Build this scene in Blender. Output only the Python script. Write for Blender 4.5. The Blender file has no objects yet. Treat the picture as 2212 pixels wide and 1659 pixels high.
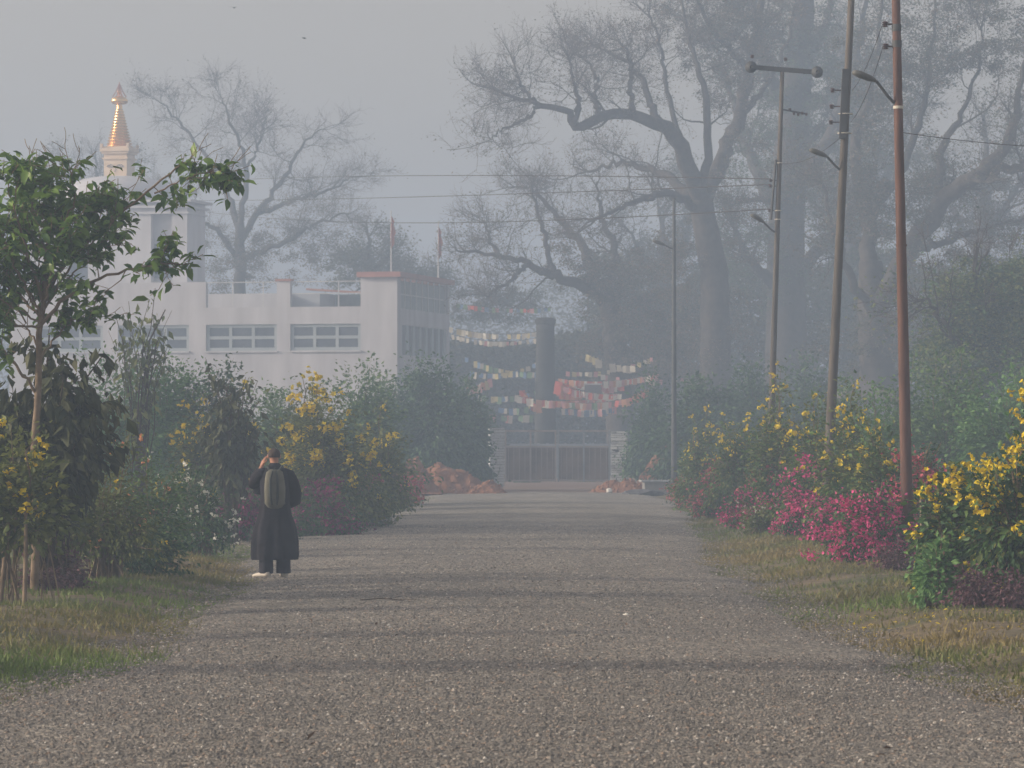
import bpy, bmesh, math, random
import numpy as np
from mathutils import Vector, Matrix, noise

random.seed(11)
rng = np.random.default_rng(11)
SC = bpy.context.scene
COL = SC.collection
R = math.radians

# ------------------------------------------------------------------ camera, light, exposure
FPX = 7963.0            # focal length for a picture 2212 wide
HOR = 951.0             # horizon row in a 2212 x 1659 picture
EYE = 1.9
cam = bpy.data.cameras.new("camera")
cam.sensor_width = 36.0
cam.lens = FPX / 2212 * 36.0
cam.shift_y = (HOR - 829.5) / 2212
cam.dof.use_dof = True
cam.dof.focus_distance = 47
cam.dof.aperture_fstop = 9.0
cam.clip_start = 0.5
cam.clip_end = 4000
camo = bpy.data.objects.new("camera", cam)
camo.location = (0, 0, EYE)
camo.rotation_euler = (R(90), 0, 0)
COL.objects.link(camo)
SC.camera = camo

SUN_EL = 19.0
SUN_DIR = Vector((-1.0, -0.10, 0)).normalized()      # horizontal direction towards the sun
world = bpy.data.worlds.new("World")
SC.world = world
world.use_nodes = True
wn = world.node_tree.nodes
wl = world.node_tree.links
wn.clear()
sky = wn.new("ShaderNodeTexSky")
sky.sky_type = 'NISHITA'
sky.sun_disc = False
sky.sun_elevation = R(SUN_EL)
sky.sun_rotation = math.atan2(SUN_DIR.x, SUN_DIR.y)
sky.air_density = 1.2
sky.dust_density = 4.0
sky.ozone_density = 1.0
hs = wn.new("ShaderNodeHueSaturation")
hs.inputs['Saturation'].default_value = 0.30
bg = wn.new("ShaderNodeBackground")
bg.inputs['Strength'].default_value = 0.15
wo = wn.new("ShaderNodeOutputWorld")
wl.new(sky.outputs[0], hs.inputs['Color'])
smog = wn.new("ShaderNodeMix"); smog.data_type = 'RGBA'; smog.blend_type = 'MULTIPLY'; smog.inputs[0].default_value = 1
smog.inputs[7].default_value = (1.125, 0.975, 0.885, 1)          # dusty air, the same over the whole sky
wl.new(hs.outputs[0], smog.inputs[6])
wl.new(smog.outputs[2], bg.inputs['Color'])
wl.new(bg.outputs[0], wo.inputs['Surface'])

sl = bpy.data.lights.new("sun", 'SUN')
sl.energy = 2.9
sl.angle = R(0.6)
sl.color = (1.0, 0.84, 0.64)
so = bpy.data.objects.new("sun", sl)
sv = Vector((SUN_DIR.x * math.cos(R(SUN_EL)), SUN_DIR.y * math.cos(R(SUN_EL)), math.sin(R(SUN_EL))))
so.rotation_euler = sv.to_track_quat('Z', 'Y').to_euler()
so.location = (-60, -10, 40)
COL.objects.link(so)

SC.view_settings.view_transform = 'Standard'
SC.view_settings.look = 'None'
SC.view_settings.exposure = 0.18
SC.view_settings.gamma = 1.0
try:
    SC.view_settings.use_curve_mapping = False
except Exception:
    pass
SC.cycles.use_denoising = True
SC.cycles.max_bounces = 6
SC.cycles.diffuse_bounces = 3
SC.cycles.volume_bounces = 1
SC.cycles.transmission_bounces = 3
SC.cycles.sample_clamp_indirect = 4.0
HAZE_DENSITY = 0.0032
HAZE_COLOR = (0.585, 0.755, 1.0)

# ------------------------------------------------------------------ helpers
def W(x, y, Y):
    """point seen at (x, y) of the 2212 wide picture when it stands Y metres away"""
    return Vector(((x - 1106.0) * Y / FPX, Y, EYE + (HOR - y) * Y / FPX))

def WX(x, Y):
    return (x - 1106.0) * Y / FPX

def tag(o, label=None, cat=None, group=None, kind=None):
    if label: o['label'] = label
    if cat: o['category'] = cat
    if group: o['group'] = group
    if kind: o['kind'] = kind
    return o

def empty(name, loc, rz=0.0, label=None, cat=None, group=None):
    o = bpy.data.objects.new(name, None)
    o.location = loc
    o.rotation_euler = (0, 0, rz)
    o.empty_display_size = 0.3
    COL.objects.link(o)
    return tag(o, label, cat, group)

def link(name, me, parent=None, loc=None, rot=None, world_coords=False, kind=None):
    o = bpy.data.objects.new(name, me)
    COL.objects.link(o)
    if parent is not None:
        o.parent = parent
    if loc is not None: o.location = loc
    if rot is not None: o.rotation_euler = rot
    if kind: o['kind'] = kind
    return o

def np_mesh(name, V, F, mats, mi=None, tint=None, smooth=False):
    V = np.asarray(V, dtype=np.float32).reshape(-1, 3)
    F = np.asarray(F, dtype=np.int32)
    k = F.shape[1]
    me = bpy.data.meshes.new(name)
    me.vertices.add(len(V))
    me.vertices.foreach_set("co", V.ravel())
    me.loops.add(F.size)
    me.loops.foreach_set("vertex_index", F.ravel())
    me.polygons.add(len(F))
    me.polygons.foreach_set("loop_start", np.arange(0, F.size, k, dtype=np.int32))
    try:
        me.polygons.foreach_set("loop_total", np.full(len(F), k, dtype=np.int32))
    except Exception:
        pass
    if not isinstance(mats, (list, tuple)): mats = [mats]
    for m in mats: me.materials.append(m)
    if mi is not None:
        me.polygons.foreach_set("material_index", np.asarray(mi, dtype=np.int32))
    me.update(calc_edges=True)
    me.validate()
    me.polygons.foreach_set("use_smooth", np.full(len(me.polygons), smooth, dtype=bool))
    if tint is not None:
        a = me.attributes.new("tint", 'FLOAT', 'POINT')
        a.data.foreach_set("value", np.asarray(tint, dtype=np.float32))
    return me

def py_mesh(name, verts, faces, mats, smooth=False, mi=None):
    me = bpy.data.meshes.new(name)
    me.from_pydata([tuple(v) for v in verts], [], faces)
    if not isinstance(mats, (list, tuple)): mats = [mats]
    for m in mats: me.materials.append(m)
    if mi:
        me.polygons.foreach_set("material_index", mi)
    if smooth:
        me.polygons.foreach_set("use_smooth", [True] * len(me.polygons))
    me.update()
    return me

class MB:
    """collects boxes, tubes, lathes as one mesh"""
    def __init__(self):
        self.v = []; self.f = []; self.m = []
    def add(self, vs, fs, mi=0):
        b = len(self.v)
        self.v += [tuple(p) for p in vs]
        self.f += [tuple(b + i for i in f) for f in fs]
        self.m += [mi] * len(fs)
    def box(self, x0, x1, y0, y1, z0, z1, mi=0, ins=0.0):
        vs = [(x0, y0, z0), (x1, y0, z0), (x1, y1, z0), (x0, y1, z0), (x0, y0, z1), (x1, y0, z1), (x1, y1, z1), (x0, y1, z1)]
        self.add(vs, [(0, 3, 2, 1), (4, 5, 6, 7), (0, 1, 5, 4), (1, 2, 6, 5), (2, 3, 7, 6), (3, 0, 4, 7)], mi)
        return self
    def tube(self, pts, rs, k=8, mi=0, caps=True):
        pts = [Vector(p) for p in pts]
        if not isinstance(rs, (list, tuple)): rs = [rs] * len(pts)
        vs = []; n = len(pts)
        u = None
        for i, p in enumerate(pts):
            t = (pts[min(i + 1, n - 1)] - pts[max(i - 1, 0)]).normalized()
            if u is None:
                u = t.orthogonal().normalized()
            else:
                u = (u - t * u.dot(t)).normalized()
            w = t.cross(u)
            for j in range(k):
                a = 2 * math.pi * j / k
                vs.append(p + (u * math.cos(a) + w * math.sin(a)) * rs[i])
        fs = []
        for i in range(n - 1):
            for j in range(k):
                j2 = (j + 1) % k
                fs.append((i * k + j, i * k + j2, (i + 1) * k + j2, (i + 1) * k + j))
        if caps:
            fs.append(tuple(range(k - 1, -1, -1)))
            fs.append(tuple((n - 1) * k + j for j in range(k)))
        self.add(vs, fs, mi)
        return self
    def lathe(self, prof, k=16, c=(0, 0, 0), mi=0, sq=False):
        vs = []
        for (r, z) in prof:
            for j in range(k):
                a = 2 * math.pi * (j + 0.5) / k
                vs.append((c[0] + r * math.cos(a), c[1] + r * math.sin(a), c[2] + z))
        fs = []
        n = len(prof)
        for i in range(n - 1):
            for j in range(k):
                j2 = (j + 1) % k
                fs.append((i * k + j, i * k + j2, (i + 1) * k + j2, (i + 1) * k + j))
        fs.append(tuple(range(k - 1, -1, -1)))
        fs.append(tuple((n - 1) * k + j for j in range(k)))
        self.add(vs, fs, mi)
        return self
    def build(self, name, mats, parent=None, smooth=False, loc=None, rot=None, kind=None):
        me = py_mesh(name, self.v, self.f, mats, smooth, self.m)
        return link(name, me, parent, loc, rot, kind=kind)

# ------------------------------------------------------------------ materials
def mat_base(name):
    m = bpy.data.materials.new(name)
    m.use_nodes = True
    n = m.node_tree.nodes; l = m.node_tree.links
    return m, n, l, n['Principled BSDF']

def ramp(n, stops):
    r = n.new("ShaderNodeValToRGB")
    el = r.color_ramp.elements
    while len(el) < len(stops): el.new(0.5)
    for e, (p, c) in zip(el, stops):
        e.position = p; e.color = (*c, 1)
    return r

def m_noise(name, c1, c2, scale=4.0, rough=0.8, bump=0.0, bscale=None, metal=0.0, stretch=None, detail=5, spec=0.3, bdist=0.02):
    m, n, l, b = mat_base(name)
    tc = n.new("ShaderNodeTexCoord")
    mp = n.new("ShaderNodeMapping")
    if stretch: mp.inputs['Scale'].default_value = stretch
    l.new(tc.outputs['Object'], mp.inputs['Vector'])
    nz = n.new("ShaderNodeTexNoise")
    nz.inputs['Scale'].default_value = scale; nz.inputs['Detail'].default_value = detail
    l.new(mp.outputs[0], nz.inputs['Vector'])
    r = ramp(n, [(0.3, c1), (0.7, c2)])
    l.new(nz.outputs['Fac'], r.inputs[0])
    l.new(r.outputs[0], b.inputs['Base Color'])
    b.inputs['Roughness'].default_value = rough
    b.inputs['Metallic'].default_value = metal
    b.inputs['Specular IOR Level'].default_value = spec
    if bump:
        nb = n.new("ShaderNodeTexNoise")
        nb.inputs['Scale'].default_value = bscale or scale * 4; nb.inputs['Detail'].default_value = 6
        l.new(mp.outputs[0], nb.inputs['Vector'])
        bp = n.new("ShaderNodeBump")
        bp.inputs['Strength'].default_value = bump; bp.inputs['Distance'].default_value = bdist
        l.new(nb.outputs['Fac'], bp.inputs['Height'])
        l.new(bp.outputs[0], b.inputs['Normal'])
    return m

def m_leaf(name, c1, c2, trans=0.3, rough=0.55, spec=0.25):
    m, n, l, b = mat_base(name)
    at = n.new("ShaderNodeAttribute"); at.attribute_name = "tint"
    r = ramp(n, [(0.0, c1), (1.0, c2)])
    l.new(at.outputs['Fac'], r.inputs[0])
    l.new(r.outputs[0], b.inputs['Base Color'])
    b.inputs['Roughness'].default_value = rough
    b.inputs['Specular IOR Level'].default_value = spec
    if trans > 0:
        t = n.new("ShaderNodeBsdfTranslucent")
        l.new(r.outputs[0], t.inputs['Color'])
        mx = n.new("ShaderNodeMixShader"); mx.inputs[0].default_value = trans
        l.new(b.outputs[0], mx.inputs[1]); l.new(t.outputs[0], mx.inputs[2])
        l.new(mx.outputs[0], n['Material Output'].inputs['Surface'])
    return m

M = {}
M['leaf_near'] = m_leaf('leaf_near', (0.055, 0.13, 0.03), (0.20, 0.33, 0.055), 0.35, 0.42, 0.4)
M['leaf_droop'] = m_leaf('leaf_droop', (0.035, 0.050, 0.022), (0.11, 0.12, 0.055), 0.15, 0.6)
M['leaf_green'] = m_leaf('leaf_green', (0.05, 0.125, 0.04), (0.16, 0.26, 0.07), 0.3)
M['leaf_olive'] = m_leaf('leaf_olive', (0.08, 0.115, 0.035), (0.24, 0.27, 0.08), 0.3)
M['leaf_deep'] = m_leaf('leaf_deep', (0.030, 0.080, 0.038), (0.095, 0.18, 0.065), 0.2)
M['leaf_feather'] = m_leaf('leaf_feather', (0.085, 0.20, 0.07), (0.20, 0.36, 0.12), 0.3)
M['leaf_far'] = m_leaf('leaf_far', (0.040, 0.055, 0.035), (0.11, 0.11, 0.065), 0.2)
M['leaf_dry'] = m_leaf('leaf_dry', (0.08, 0.065, 0.05), (0.20, 0.14, 0.10), 0.2)
M['yellow'] = m_leaf('yellow_petal', (0.78, 0.58, 0.015), (0.88, 0.74, 0.03), 0.3, 0.5)
M['magenta'] = m_leaf('magenta_bract', (0.50, 0.04, 0.19), (0.85, 0.12, 0.36), 0.3, 0.6)
M['pinkred'] = m_leaf('dull_red_bract', (0.36, 0.06, 0.09), (0.62, 0.16, 0.20), 0.3, 0.6)
M['purple'] = m_leaf('purple_bract', (0.14, 0.025, 0.09), (0.38, 0.06, 0.18), 0.3, 0.6)
M['peach'] = m_leaf('peach_petal', (0.75, 0.30, 0.13), (0.85, 0.45, 0.22), 0.3)
M['white_fl'] = m_leaf('white_petal', (0.65, 0.66, 0.58), (0.85, 0.85, 0.80), 0.3)
M['cover'] = m_leaf('purple_ground_leaf', (0.07, 0.035, 0.05), (0.22, 0.12, 0.14), 0.2)
M['stem'] = m_noise('stem_bark', (0.14, 0.10, 0.065), (0.26, 0.20, 0.14), 8, 0.85, 0.4)
M['stem_dark'] = m_noise('stem_dark_bark', (0.04, 0.03, 0.025), (0.09, 0.07, 0.05), 8, 0.9, 0.4)
M['bark'] = m_noise('tree_bark', (0.030, 0.026, 0.024), (0.075, 0.062, 0.052), 3, 0.95, 0.6, 12, bdist=0.05)
M['twig'] = m_noise('twig_bark', (0.07, 0.055, 0.05), (0.13, 0.10, 0.09), 3, 0.95)
M['concrete'] = m_noise('concrete_paint', (0.42, 0.42, 0.41), (0.58, 0.57, 0.55), 3, 0.85, 0.2)

# ------------------------------------------------------------------ leaf and branch generators
def unit(a):
    return a / np.maximum(np.linalg.norm(a, axis=-1, keepdims=True), 1e-9)

T_NEAR_V = np.array([[0, 0, 0], [0, .33, -.02], [0, .70, -.05], [0, 1, -.18], [-.24, .30, .06], [-.20, .68, .03], [.24, .30, .06], [.20, .68, .03]], dtype=float)
T_NEAR_F = np.array([[0, 1, 4], [1, 5, 4], [1, 2, 5], [2, 3, 5], [0, 6, 1], [1, 6, 7], [1, 7, 2], [2, 7, 3]])
T_MID_V = np.array([[0, 0, 0], [-.27, .45, .06], [0, 1, -.10], [.27, .45, .06]], dtype=float)
T_MID_F = np.array([[0, 2, 1], [0, 3, 2]])
T_THIN_V = T_MID_V * np.array([0.55, 1, 1])
T_PETAL_V = np.array([[0, 0, 0], [-.45, .5, .1], [0, 1, -.05], [.45, .5, .1]], dtype=float)

def leaf_cloud(P, A, N, S, TV=T_MID_V, TF=T_MID_F):
    n = len(P); k = len(TV)
    y = unit(A)
    z = N - (N * y).sum(1, keepdims=True) * y
    z = unit(z)
    x = np.cross(y, z)
    V = P[:, None, :] + S[:, None, None] * (TV[None, :, 0:1] * x[:, None] + TV[None, :, 1:2] * y[:, None] + TV[None, :, 2:3] * z[:, None])
    F = (np.arange(n)[:, None, None] * k + TF[None]).reshape(-1, TF.shape[1])
    tint = np.repeat(rng.random(n) ** 1.3, k)
    return V.reshape(-1, 3), F, tint

def leaf_obj(name, P, size, mat, parent, droop=0.3, up=0.7, TV=T_MID_V, TF=T_MID_F, outward=None, kind='stuff', sizevar=0.35, mats=None, mprob=None):
    n = len(P)
    A = rng.normal(size=(n, 3)); A[:, 2] = A[:, 2] * 0.5 - droop
    if outward is not None:
        A = A * 0.6 + outward
    N = rng.normal(size=(n, 3)) * 0.6; N[:, 2] += up
    S = size * (1 + sizevar * rng.normal(size=n)).clip(0.4, 1.8)
    V, F, t = leaf_cloud(P, A, N, S, TV, TF)
    mi = None
    ml = [mat]
    if mats is not None:
        ml = mats
        mi = np.repeat(rng.choice(len(mats), size=n, p=mprob), len(TF))
    me = np_mesh(name, V, F, ml, mi=mi, tint=t)
    o = link(name, me, parent, kind=kind)
    return o

def batch_tubes(P, Rr, k=4):
    """P (B,m,3), Rr (B,m) -> V,F of open tubes"""
    B, m, _ = P.shape
    T = np.gradient(P, axis=1); T = unit(T)
    ref = np.array([0.31, 0.52, 0.79]); ref /= np.linalg.norm(ref)
    u = unit(np.cross(T, ref) + 1e-6)
    w = np.cross(T, u)
    ang = 2 * np.pi * np.arange(k) / k
    V = P[:, :, None, :] + Rr[:, :, None, None] * (np.cos(ang)[None, None, :, None] * u[:, :, None] + np.sin(ang)[None, None, :, None] * w[:, :, None])
    b = (np.arange(B) * m * k)[:, None, None]
    i = (np.arange(m - 1) * k)[None, :, None]
    j = np.arange(k)[None, None, :]
    j2 = (j + 1) % k
    F = np.stack([b + i + j, b + i + j2, b + i + k + j2, b + i + k + j], axis=-1).reshape(-1, 4)
    return V.reshape(-1, 3), F

def join_tubes(lst):
    Vs = []; Fs = []; o = 0
    for V, F in lst:
        Vs.append(V); Fs.append(F + o); o += len(V)
    return np.concatenate(Vs), np.concatenate(Fs)

def spline(pts, m):
    """Catmull-Rom through rows (x,y,z,r) resampled to m points"""
    p = np.array(pts, dtype=float)
    p = np.vstack([2 * p[0] - p[1], p, 2 * p[-1] - p[-2]])
    ns = len(p) - 3
    out = []
    for t in np.linspace(0, ns - 1e-6, m):
        i = int(t); f = t - i
        a, b, c, d = p[i], p[i + 1], p[i + 2], p[i + 3]
        out.append(0.5 * ((2 * b) + (-a + c) * f + (2 * a - 5 * b + 4 * c - d) * f * f + (-a + 3 * b - 3 * c + d) * f ** 3))
    out = np.array(out)
    out[:, 3] = np.maximum(out[:, 3], 0.004)
    return out

def sprout(P, Rr, n, lo=0.25, hi=1.0, length=2.0, spread=0.9, m=6, up=0.05, rr=0.5, wig=0.25, lvar=0.4, endr=0.3):
    B, mm, _ = P.shape
    idx = np.repeat(np.arange(B), n)
    t = lo + (hi - lo) * rng.random(len(idx))
    ft = t * (mm - 1); i0 = np.minimum(ft.astype(int), mm - 2); fr = (ft - i0)[:, None]
    p0 = P[idx, i0]; p1 = P[idx, i0 + 1]
    st = p0 + (p1 - p0) * fr
    tan = unit(p1 - p0)
    r0 = (Rr[idx, i0] * (1 - fr[:, 0]) + Rr[idx, i0 + 1] * fr[:, 0]) * rr
    d = unit(tan + spread * rng.normal(size=tan.shape))
    ln = length * (1 + lvar * rng.normal(size=len(idx))).clip(0.3, 2) * (1.15 - 0.5 * t)
    C = np.zeros((len(idx), m, 3)); C[:, 0] = st
    for j in range(1, m):
        d = unit(d + wig * rng.normal(size=d.shape) + np.array([0, 0, up]))
        C[:, j] = C[:, j - 1] + d * (ln / (m - 1))[:, None]
    RR = r0[:, None] * np.linspace(1, endr, m)[None]
    RR = np.maximum(RR, 0.004)
    return C, RR

# ------------------------------------------------------------------ ground, road, gravel, grass
LE_Y = [-20, 10, 27, 32, 40, 50, 58, 66, 75, 90, 127, 140, 175]
LE_X = [-4.2, -4.2, -3.8, -3.35, -3.4, -3.55, -4.2, -4.9, -4.3, -3.3, -2.9, -1.6, -0.4]
RE_Y = [-20, 10, 27, 34, 47, 57, 75, 95, 117, 135, 145, 175]
RE_X = [4.2, 4.2, 3.75, 3.15, 3.15, 3.25, 3.9, 4.7, 5.1, 5.0, 4.3, 4.0]

def vnoise(x, y, s, seed=0.0, oct=3):
    """cheap smooth value noise, vectorised"""
    x = np.asarray(x, float) / s + seed * 17.3; y = np.asarray(y, float) / s + seed * 9.1
    tot = np.zeros(np.broadcast(x, y).shape); amp = 1.0; nrm = 0
    for o in range(oct):
        xi = np.floor(x); yi = np.floor(y); fx = x - xi; fy = y - yi
        fx = fx * fx * (3 - 2 * fx); fy = fy * fy * (3 - 2 * fy)
        def h(a, b):
            v = np.sin(a * 127.1 + b * 311.7 + o * 74.7) * 43758.5453
            return v - np.floor(v)
        n0 = h(xi, yi) * (1 - fx) + h(xi + 1, yi) * fx
        n1 = h(xi, yi + 1) * (1 - fx) + h(xi + 1, yi + 1) * fx
        tot += amp * (n0 * (1 - fy) + n1 * fy); nrm += amp
        amp *= 0.5; x = x * 2.03 + 5.1; y = y * 2.03 + 3.7
    return tot / nrm

def left_edge(y):
    return np.interp(y, LE_Y, LE_X) + (vnoise(0, y, 2.6, 1) - 0.5) * 0.9 + (vnoise(0, y, .5, 2) - 0.5) * 0.25
def right_edge(y):
    return np.interp(y, RE_Y, RE_X) + (vnoise(0, y, 2.8, 3) - 0.5) * 0.9 + (vnoise(0, y, .5, 4) - 0.5) * 0.25

def gz(x, y):
    x = np.asarray(x, float); y = np.asarray(y, float)
    l = np.interp(y, LE_Y, LE_X); r = np.interp(y, RE_Y, RE_X)
    d = np.maximum(l - x, x - r)                       # metres outside the road
    k = np.clip((d + 0.1) / 1.6, 0, 1); k = k * k * (3 - 2 * k)
    z = -0.05 + k * (0.06 + 0.16 * vnoise(x, y, 2.3, 5) + 0.10 * vnoise(x, y, 0.8, 6)) 
    far = np.clip((y - 141) / 4.0, 0, 1)
    return z + 0.05 * far * (1 - k)

def stretch_axis(a, b, lo, hi, step, far):
    v = list(np.arange(lo, hi + 1e-6, step))
    s = step; x = lo
    while x > a:
        s *= 1.35; x -= s; v.insert(0, max(x, a))
    s = step; x = v[-1]
    while x < b:
        s *= 1.35; x += s; v.append(min(x, b))
    return np.unique(np.array(v))
gx = stretch_axis(-255, 255, -14, 14, 0.25, 0)
gy = stretch_axis(-45, 515, 14, 150, 0.4, 0)
GX, GY = np.meshgrid(gx, gy)
GZ = gz(GX, GY)
V = np.stack([GX, GY, GZ], -1).reshape(-1, 3)
nx, ny = len(gx), len(gy)
ii = (np.arange(ny - 1)[:, None] * nx + np.arange(nx - 1)[None]).ravel()
F = np.stack([ii, ii + 1, ii + nx + 1, ii + nx], -1)

def ground_material():
    m, n, l, b = mat_base('verge_soil')
    tc = n.new("ShaderNodeTexCoord")
    n1 = n.new("ShaderNodeTexNoise"); n1.inputs['Scale'].default_value = 0.55; n1.inputs['Detail'].default_value = 6
    n2 = n.new("ShaderNodeTexNoise"); n2.inputs['Scale'].default_value = 9; n2.inputs['Detail'].default_value = 8
    l.new(tc.outputs['Object'], n1.inputs['Vector']); l.new(tc.outputs['Object'], n2.inputs['Vector'])
    r1 = ramp(n, [(0.36, (0.085, 0.095, 0.038)), (0.5, (0.15, 0.125, 0.065)), (0.66, (0.20, 0.155, 0.095))])
    r2 = ramp(n, [(0.3, (0.55, 0.55, 0.55)), (0.7, (1.2, 1.2, 1.2))])
    l.new(n1.outputs['Fac'], r1.inputs[0]); l.new(n2.outputs['Fac'], r2.inputs[0])
    mx = n.new("ShaderNodeMix"); mx.data_type = 'RGBA'; mx.blend_type = 'MULTIPLY'; mx.inputs[0].default_value = 1
    l.new(r1.outputs[0], mx.inputs[6]); l.new(r2.outputs[0], mx.inputs[7])
    sx = n.new("ShaderNodeSeparateXYZ"); l.new(tc.outputs['Object'], sx.inputs[0])
    ma = n.new("ShaderNodeMapRange"); ma.inputs[1].default_value = 127; ma.inputs[2].default_value = 134
    l.new(sx.outputs['Y'], ma.inputs[0])
    m2 = n.new("ShaderNodeMix"); m2.data_type = 'RGBA'
    l.new(ma.outputs[0], m2.inputs[0]); l.new(mx.outputs[2], m2.inputs[6])
    r3 = ramp(n, [(0.3, (0.13, 0.085, 0.06)), (0.7, (0.24, 0.16, 0.12))]); l.new(n2.outputs['Fac'], r3.inputs[0]); l.new(r3.outputs[0], m2.inputs[7])
    l.new(m2.outputs[2], b.inputs['Base Color'])
    b.inputs['Roughness'].default_value = 0.95
    bp = n.new("ShaderNodeBump"); bp.inputs['Strength'].default_value = 0.8; bp.inputs['Distance'].default_value = 0.05
    l.new(n2.outputs['Fac'], bp.inputs['Height']); l.new(bp.outputs[0], b.inputs['Normal'])
    return m
M['ground'] = ground_material()
link('ground', np_mesh('ground', V, F, M['ground'], smooth=True), kind='structure')

def road_material():
    m, n, l, b = mat_base('road_gravel')
    tc = n.new("ShaderNodeTexCoord")
    def nz(s, d=6, stretch=None):
        t = n.new("ShaderNodeTexNoise"); t.inputs['Scale'].default_value = s; t.inputs['Detail'].default_value = d
        if stretch:
            mp = n.new("ShaderNodeMapping"); mp.inputs['Scale'].default_value = stretch
            l.new(tc.outputs['Object'], mp.inputs['Vector']); l.new(mp.outputs[0], t.inputs['Vector'])
        else:
            l.new(tc.outputs['Object'], t.inputs['Vector'])
        return t
    big = nz(0.35, 4, (1.6, 0.5, 1)); mid = nz(2.2, 5); 
    vo = n.new("ShaderNodeTexVoronoi"); vo.inputs['Scale'].default_value = 26; vo.inputs['Randomness'].default_value = 1
    l.new(tc.outputs['Object'], vo.inputs['Vector'])
    r0 = ramp(n, [(0.30, (0.190, 0.183, 0.166)), (0.65, (0.252, 0.239, 0.215))])
    l.new(big.outputs['Fac'], r0.inputs[0])
    r1 = ramp(n, [(0.3, (0.72, 0.72, 0.73)), (0.7, (1.18, 1.16, 1.12))])
    l.new(mid.outputs['Fac'], r1.inputs[0])
    sep = n.new("ShaderNodeSeparateColor"); l.new(vo.outputs['Color'], sep.inputs[0])
    r2 = ramp(n, [(0.0, (0.45, 0.44, 0.43)), (0.35, (0.85, 0.84, 0.83)), (0.8, (1.15, 1.12, 1.08)), (0.97, (1.9, 1.85, 1.75))])
    l.new(sep.outputs[0], r2.inputs[0])
    def mul(a, c):
        mx = n.new("ShaderNodeMix"); mx.data_type = 'RGBA'; mx.blend_type = 'MULTIPLY'; mx.inputs[0].default_value = 1
        l.new(a, mx.inputs[6]); l.new(c, mx.inputs[7]); return mx.outputs[2]
    c = mul(mul(r0.outputs[0], r1.outputs[0]), r2.outputs[0])
    l.new(c, b.inputs['Base Color'])
    b.inputs['Roughness'].default_value = 0.9
    bp = n.new("ShaderNodeBump"); bp.inputs['Strength'].default_value = 0.9; bp.inputs['Distance'].default_value = 0.02
    inv = n.new("ShaderNodeMath"); inv.operation = 'SUBTRACT'; inv.inputs[0].default_value = 1
    l.new(vo.outputs['Distance'], inv.inputs[1])
    l.new(inv.outputs[0], bp.inputs['Height']); l.new(bp.outputs[0], b.inputs['Normal'])
    return m
M['road'] = road_material()
ry = np.arange(-18, 131, 0.3)
K = 28
L_, R_ = left_edge(ry), right_edge(ry)
tt = np.linspace(0, 1, K)
RX = L_[:, None] * (1 - tt) + R_[:, None] * tt
RY = np.repeat(ry[:, None], K, 1)
crown = 0.05 * (1 - (2 * tt - 1) ** 2)[None]
RZ = 0.012 + crown + 0.03 * (vnoise(RX, RY, 1.7, 8) - 0.5)
RZ[:, 0] = -0.06; RZ[:, -1] = -0.06; RZ[:, 1] = 0.0; RZ[:, -2] = 0.0
def road_z(x, y):
    l = np.interp(y, LE_Y, LE_X); r = np.interp(y, RE_Y, RE_X); t = np.clip((x - l) / (r - l), 0, 1)
    return 0.012 + 0.05 * (1 - (2 * t - 1) ** 2) + 0.03 * (vnoise(x, y, 1.7, 8) - 0.5)
V = np.stack([RX, RY, RZ], -1).reshape(-1, 3)
ii = (np.arange(len(ry) - 1)[:, None] * K + np.arange(K - 1)[None]).ravel()
F = np.stack([ii, ii + 1, ii + K + 1, ii + K], -1)
link('road', np_mesh('road', V, F, M['road'], smooth=True), kind='structure')

# loose stones on the road
def stones(n, y0, y1, smin, smax, spill=0.5):
    u = rng.random(n)
    q_ = 0.7; y = (y0 ** -q_ + (y1 ** -q_ - y0 ** -q_) * u) ** (-1 / q_)
    l = left_edge(y) - spill; r = right_edge(y) + spill
    x = l + (r - l) * rng.random(n)
    x = np.clip(x, -0.145 * y - 1.0, 0.145 * y + 1.0)
    z = np.maximum(gz(x, y), road_z(x, y) * ((x > l + spill) & (x < r - spill)))
    base = np.array([[1, 0, 0], [0.3, .9, 0], [-.8, .6, 0], [-.8, -.6, 0], [.3, -.9, 0], [.35, .1, .75], [-.3, -.1, .65]])
    FF = np.array([[0, 1, 5], [1, 6, 5], [1, 2, 6], [2, 3, 6], [3, 4, 6], [4, 5, 6], [4, 0, 5]])
    s = smin + (smax - smin) * rng.random(n) ** 2.2
    a = rng.random(n) * 2 * np.pi
    jit = 1 + 0.35 * (rng.random((n, 7, 3)) - 0.5)
    B = base[None] * jit * s[:, None, None]
    B[:, :, 2] *= (0.5 + 0.7 * rng.random(n))[:, None]
    X = B[..., 0] * np.cos(a)[:, None] - B[..., 1] * np.sin(a)[:, None]
    Y_ = B[..., 0] * np.sin(a)[:, None] + B[..., 1] * np.cos(a)[:, None]
    Vv = np.stack([X + x[:, None], Y_ + y[:, None], B[..., 2] + z[:, None] + 0.001], -1)
    Ff = (np.arange(n)[:, None, None] * 7 + FF[None]).reshape(-1, 3)
    return Vv.reshape(-1, 3), Ff, np.repeat(rng.random(n), 7)
M['stones'] = m_leaf('loose_stone', (0, 0, 0), (1, 1, 1), 0)
_r = [x for x in M['stones'].node_tree.nodes if x.type == 'VALTORGB'][0].color_ramp
_r.elements[0].color = (0.095, 0.09, 0.082, 1); _r.elements[1].color = (0.50, 0.49, 0.46, 1)
for p_, c_ in ((0.45, (0.17, 0.162, 0.148, 1)), (0.8, (0.235, 0.222, 0.20, 1)), (0.93, (0.28, 0.215, 0.165, 1))):
    e_ = _r.elements.new(p_); e_.color = c_
V1, F1, t1 = stones(190000, 19.5, 80, 0.005, 0.020)
link('gravel', np_mesh('gravel', V1, F1, M['stones'], tint=t1), kind='stuff')

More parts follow.
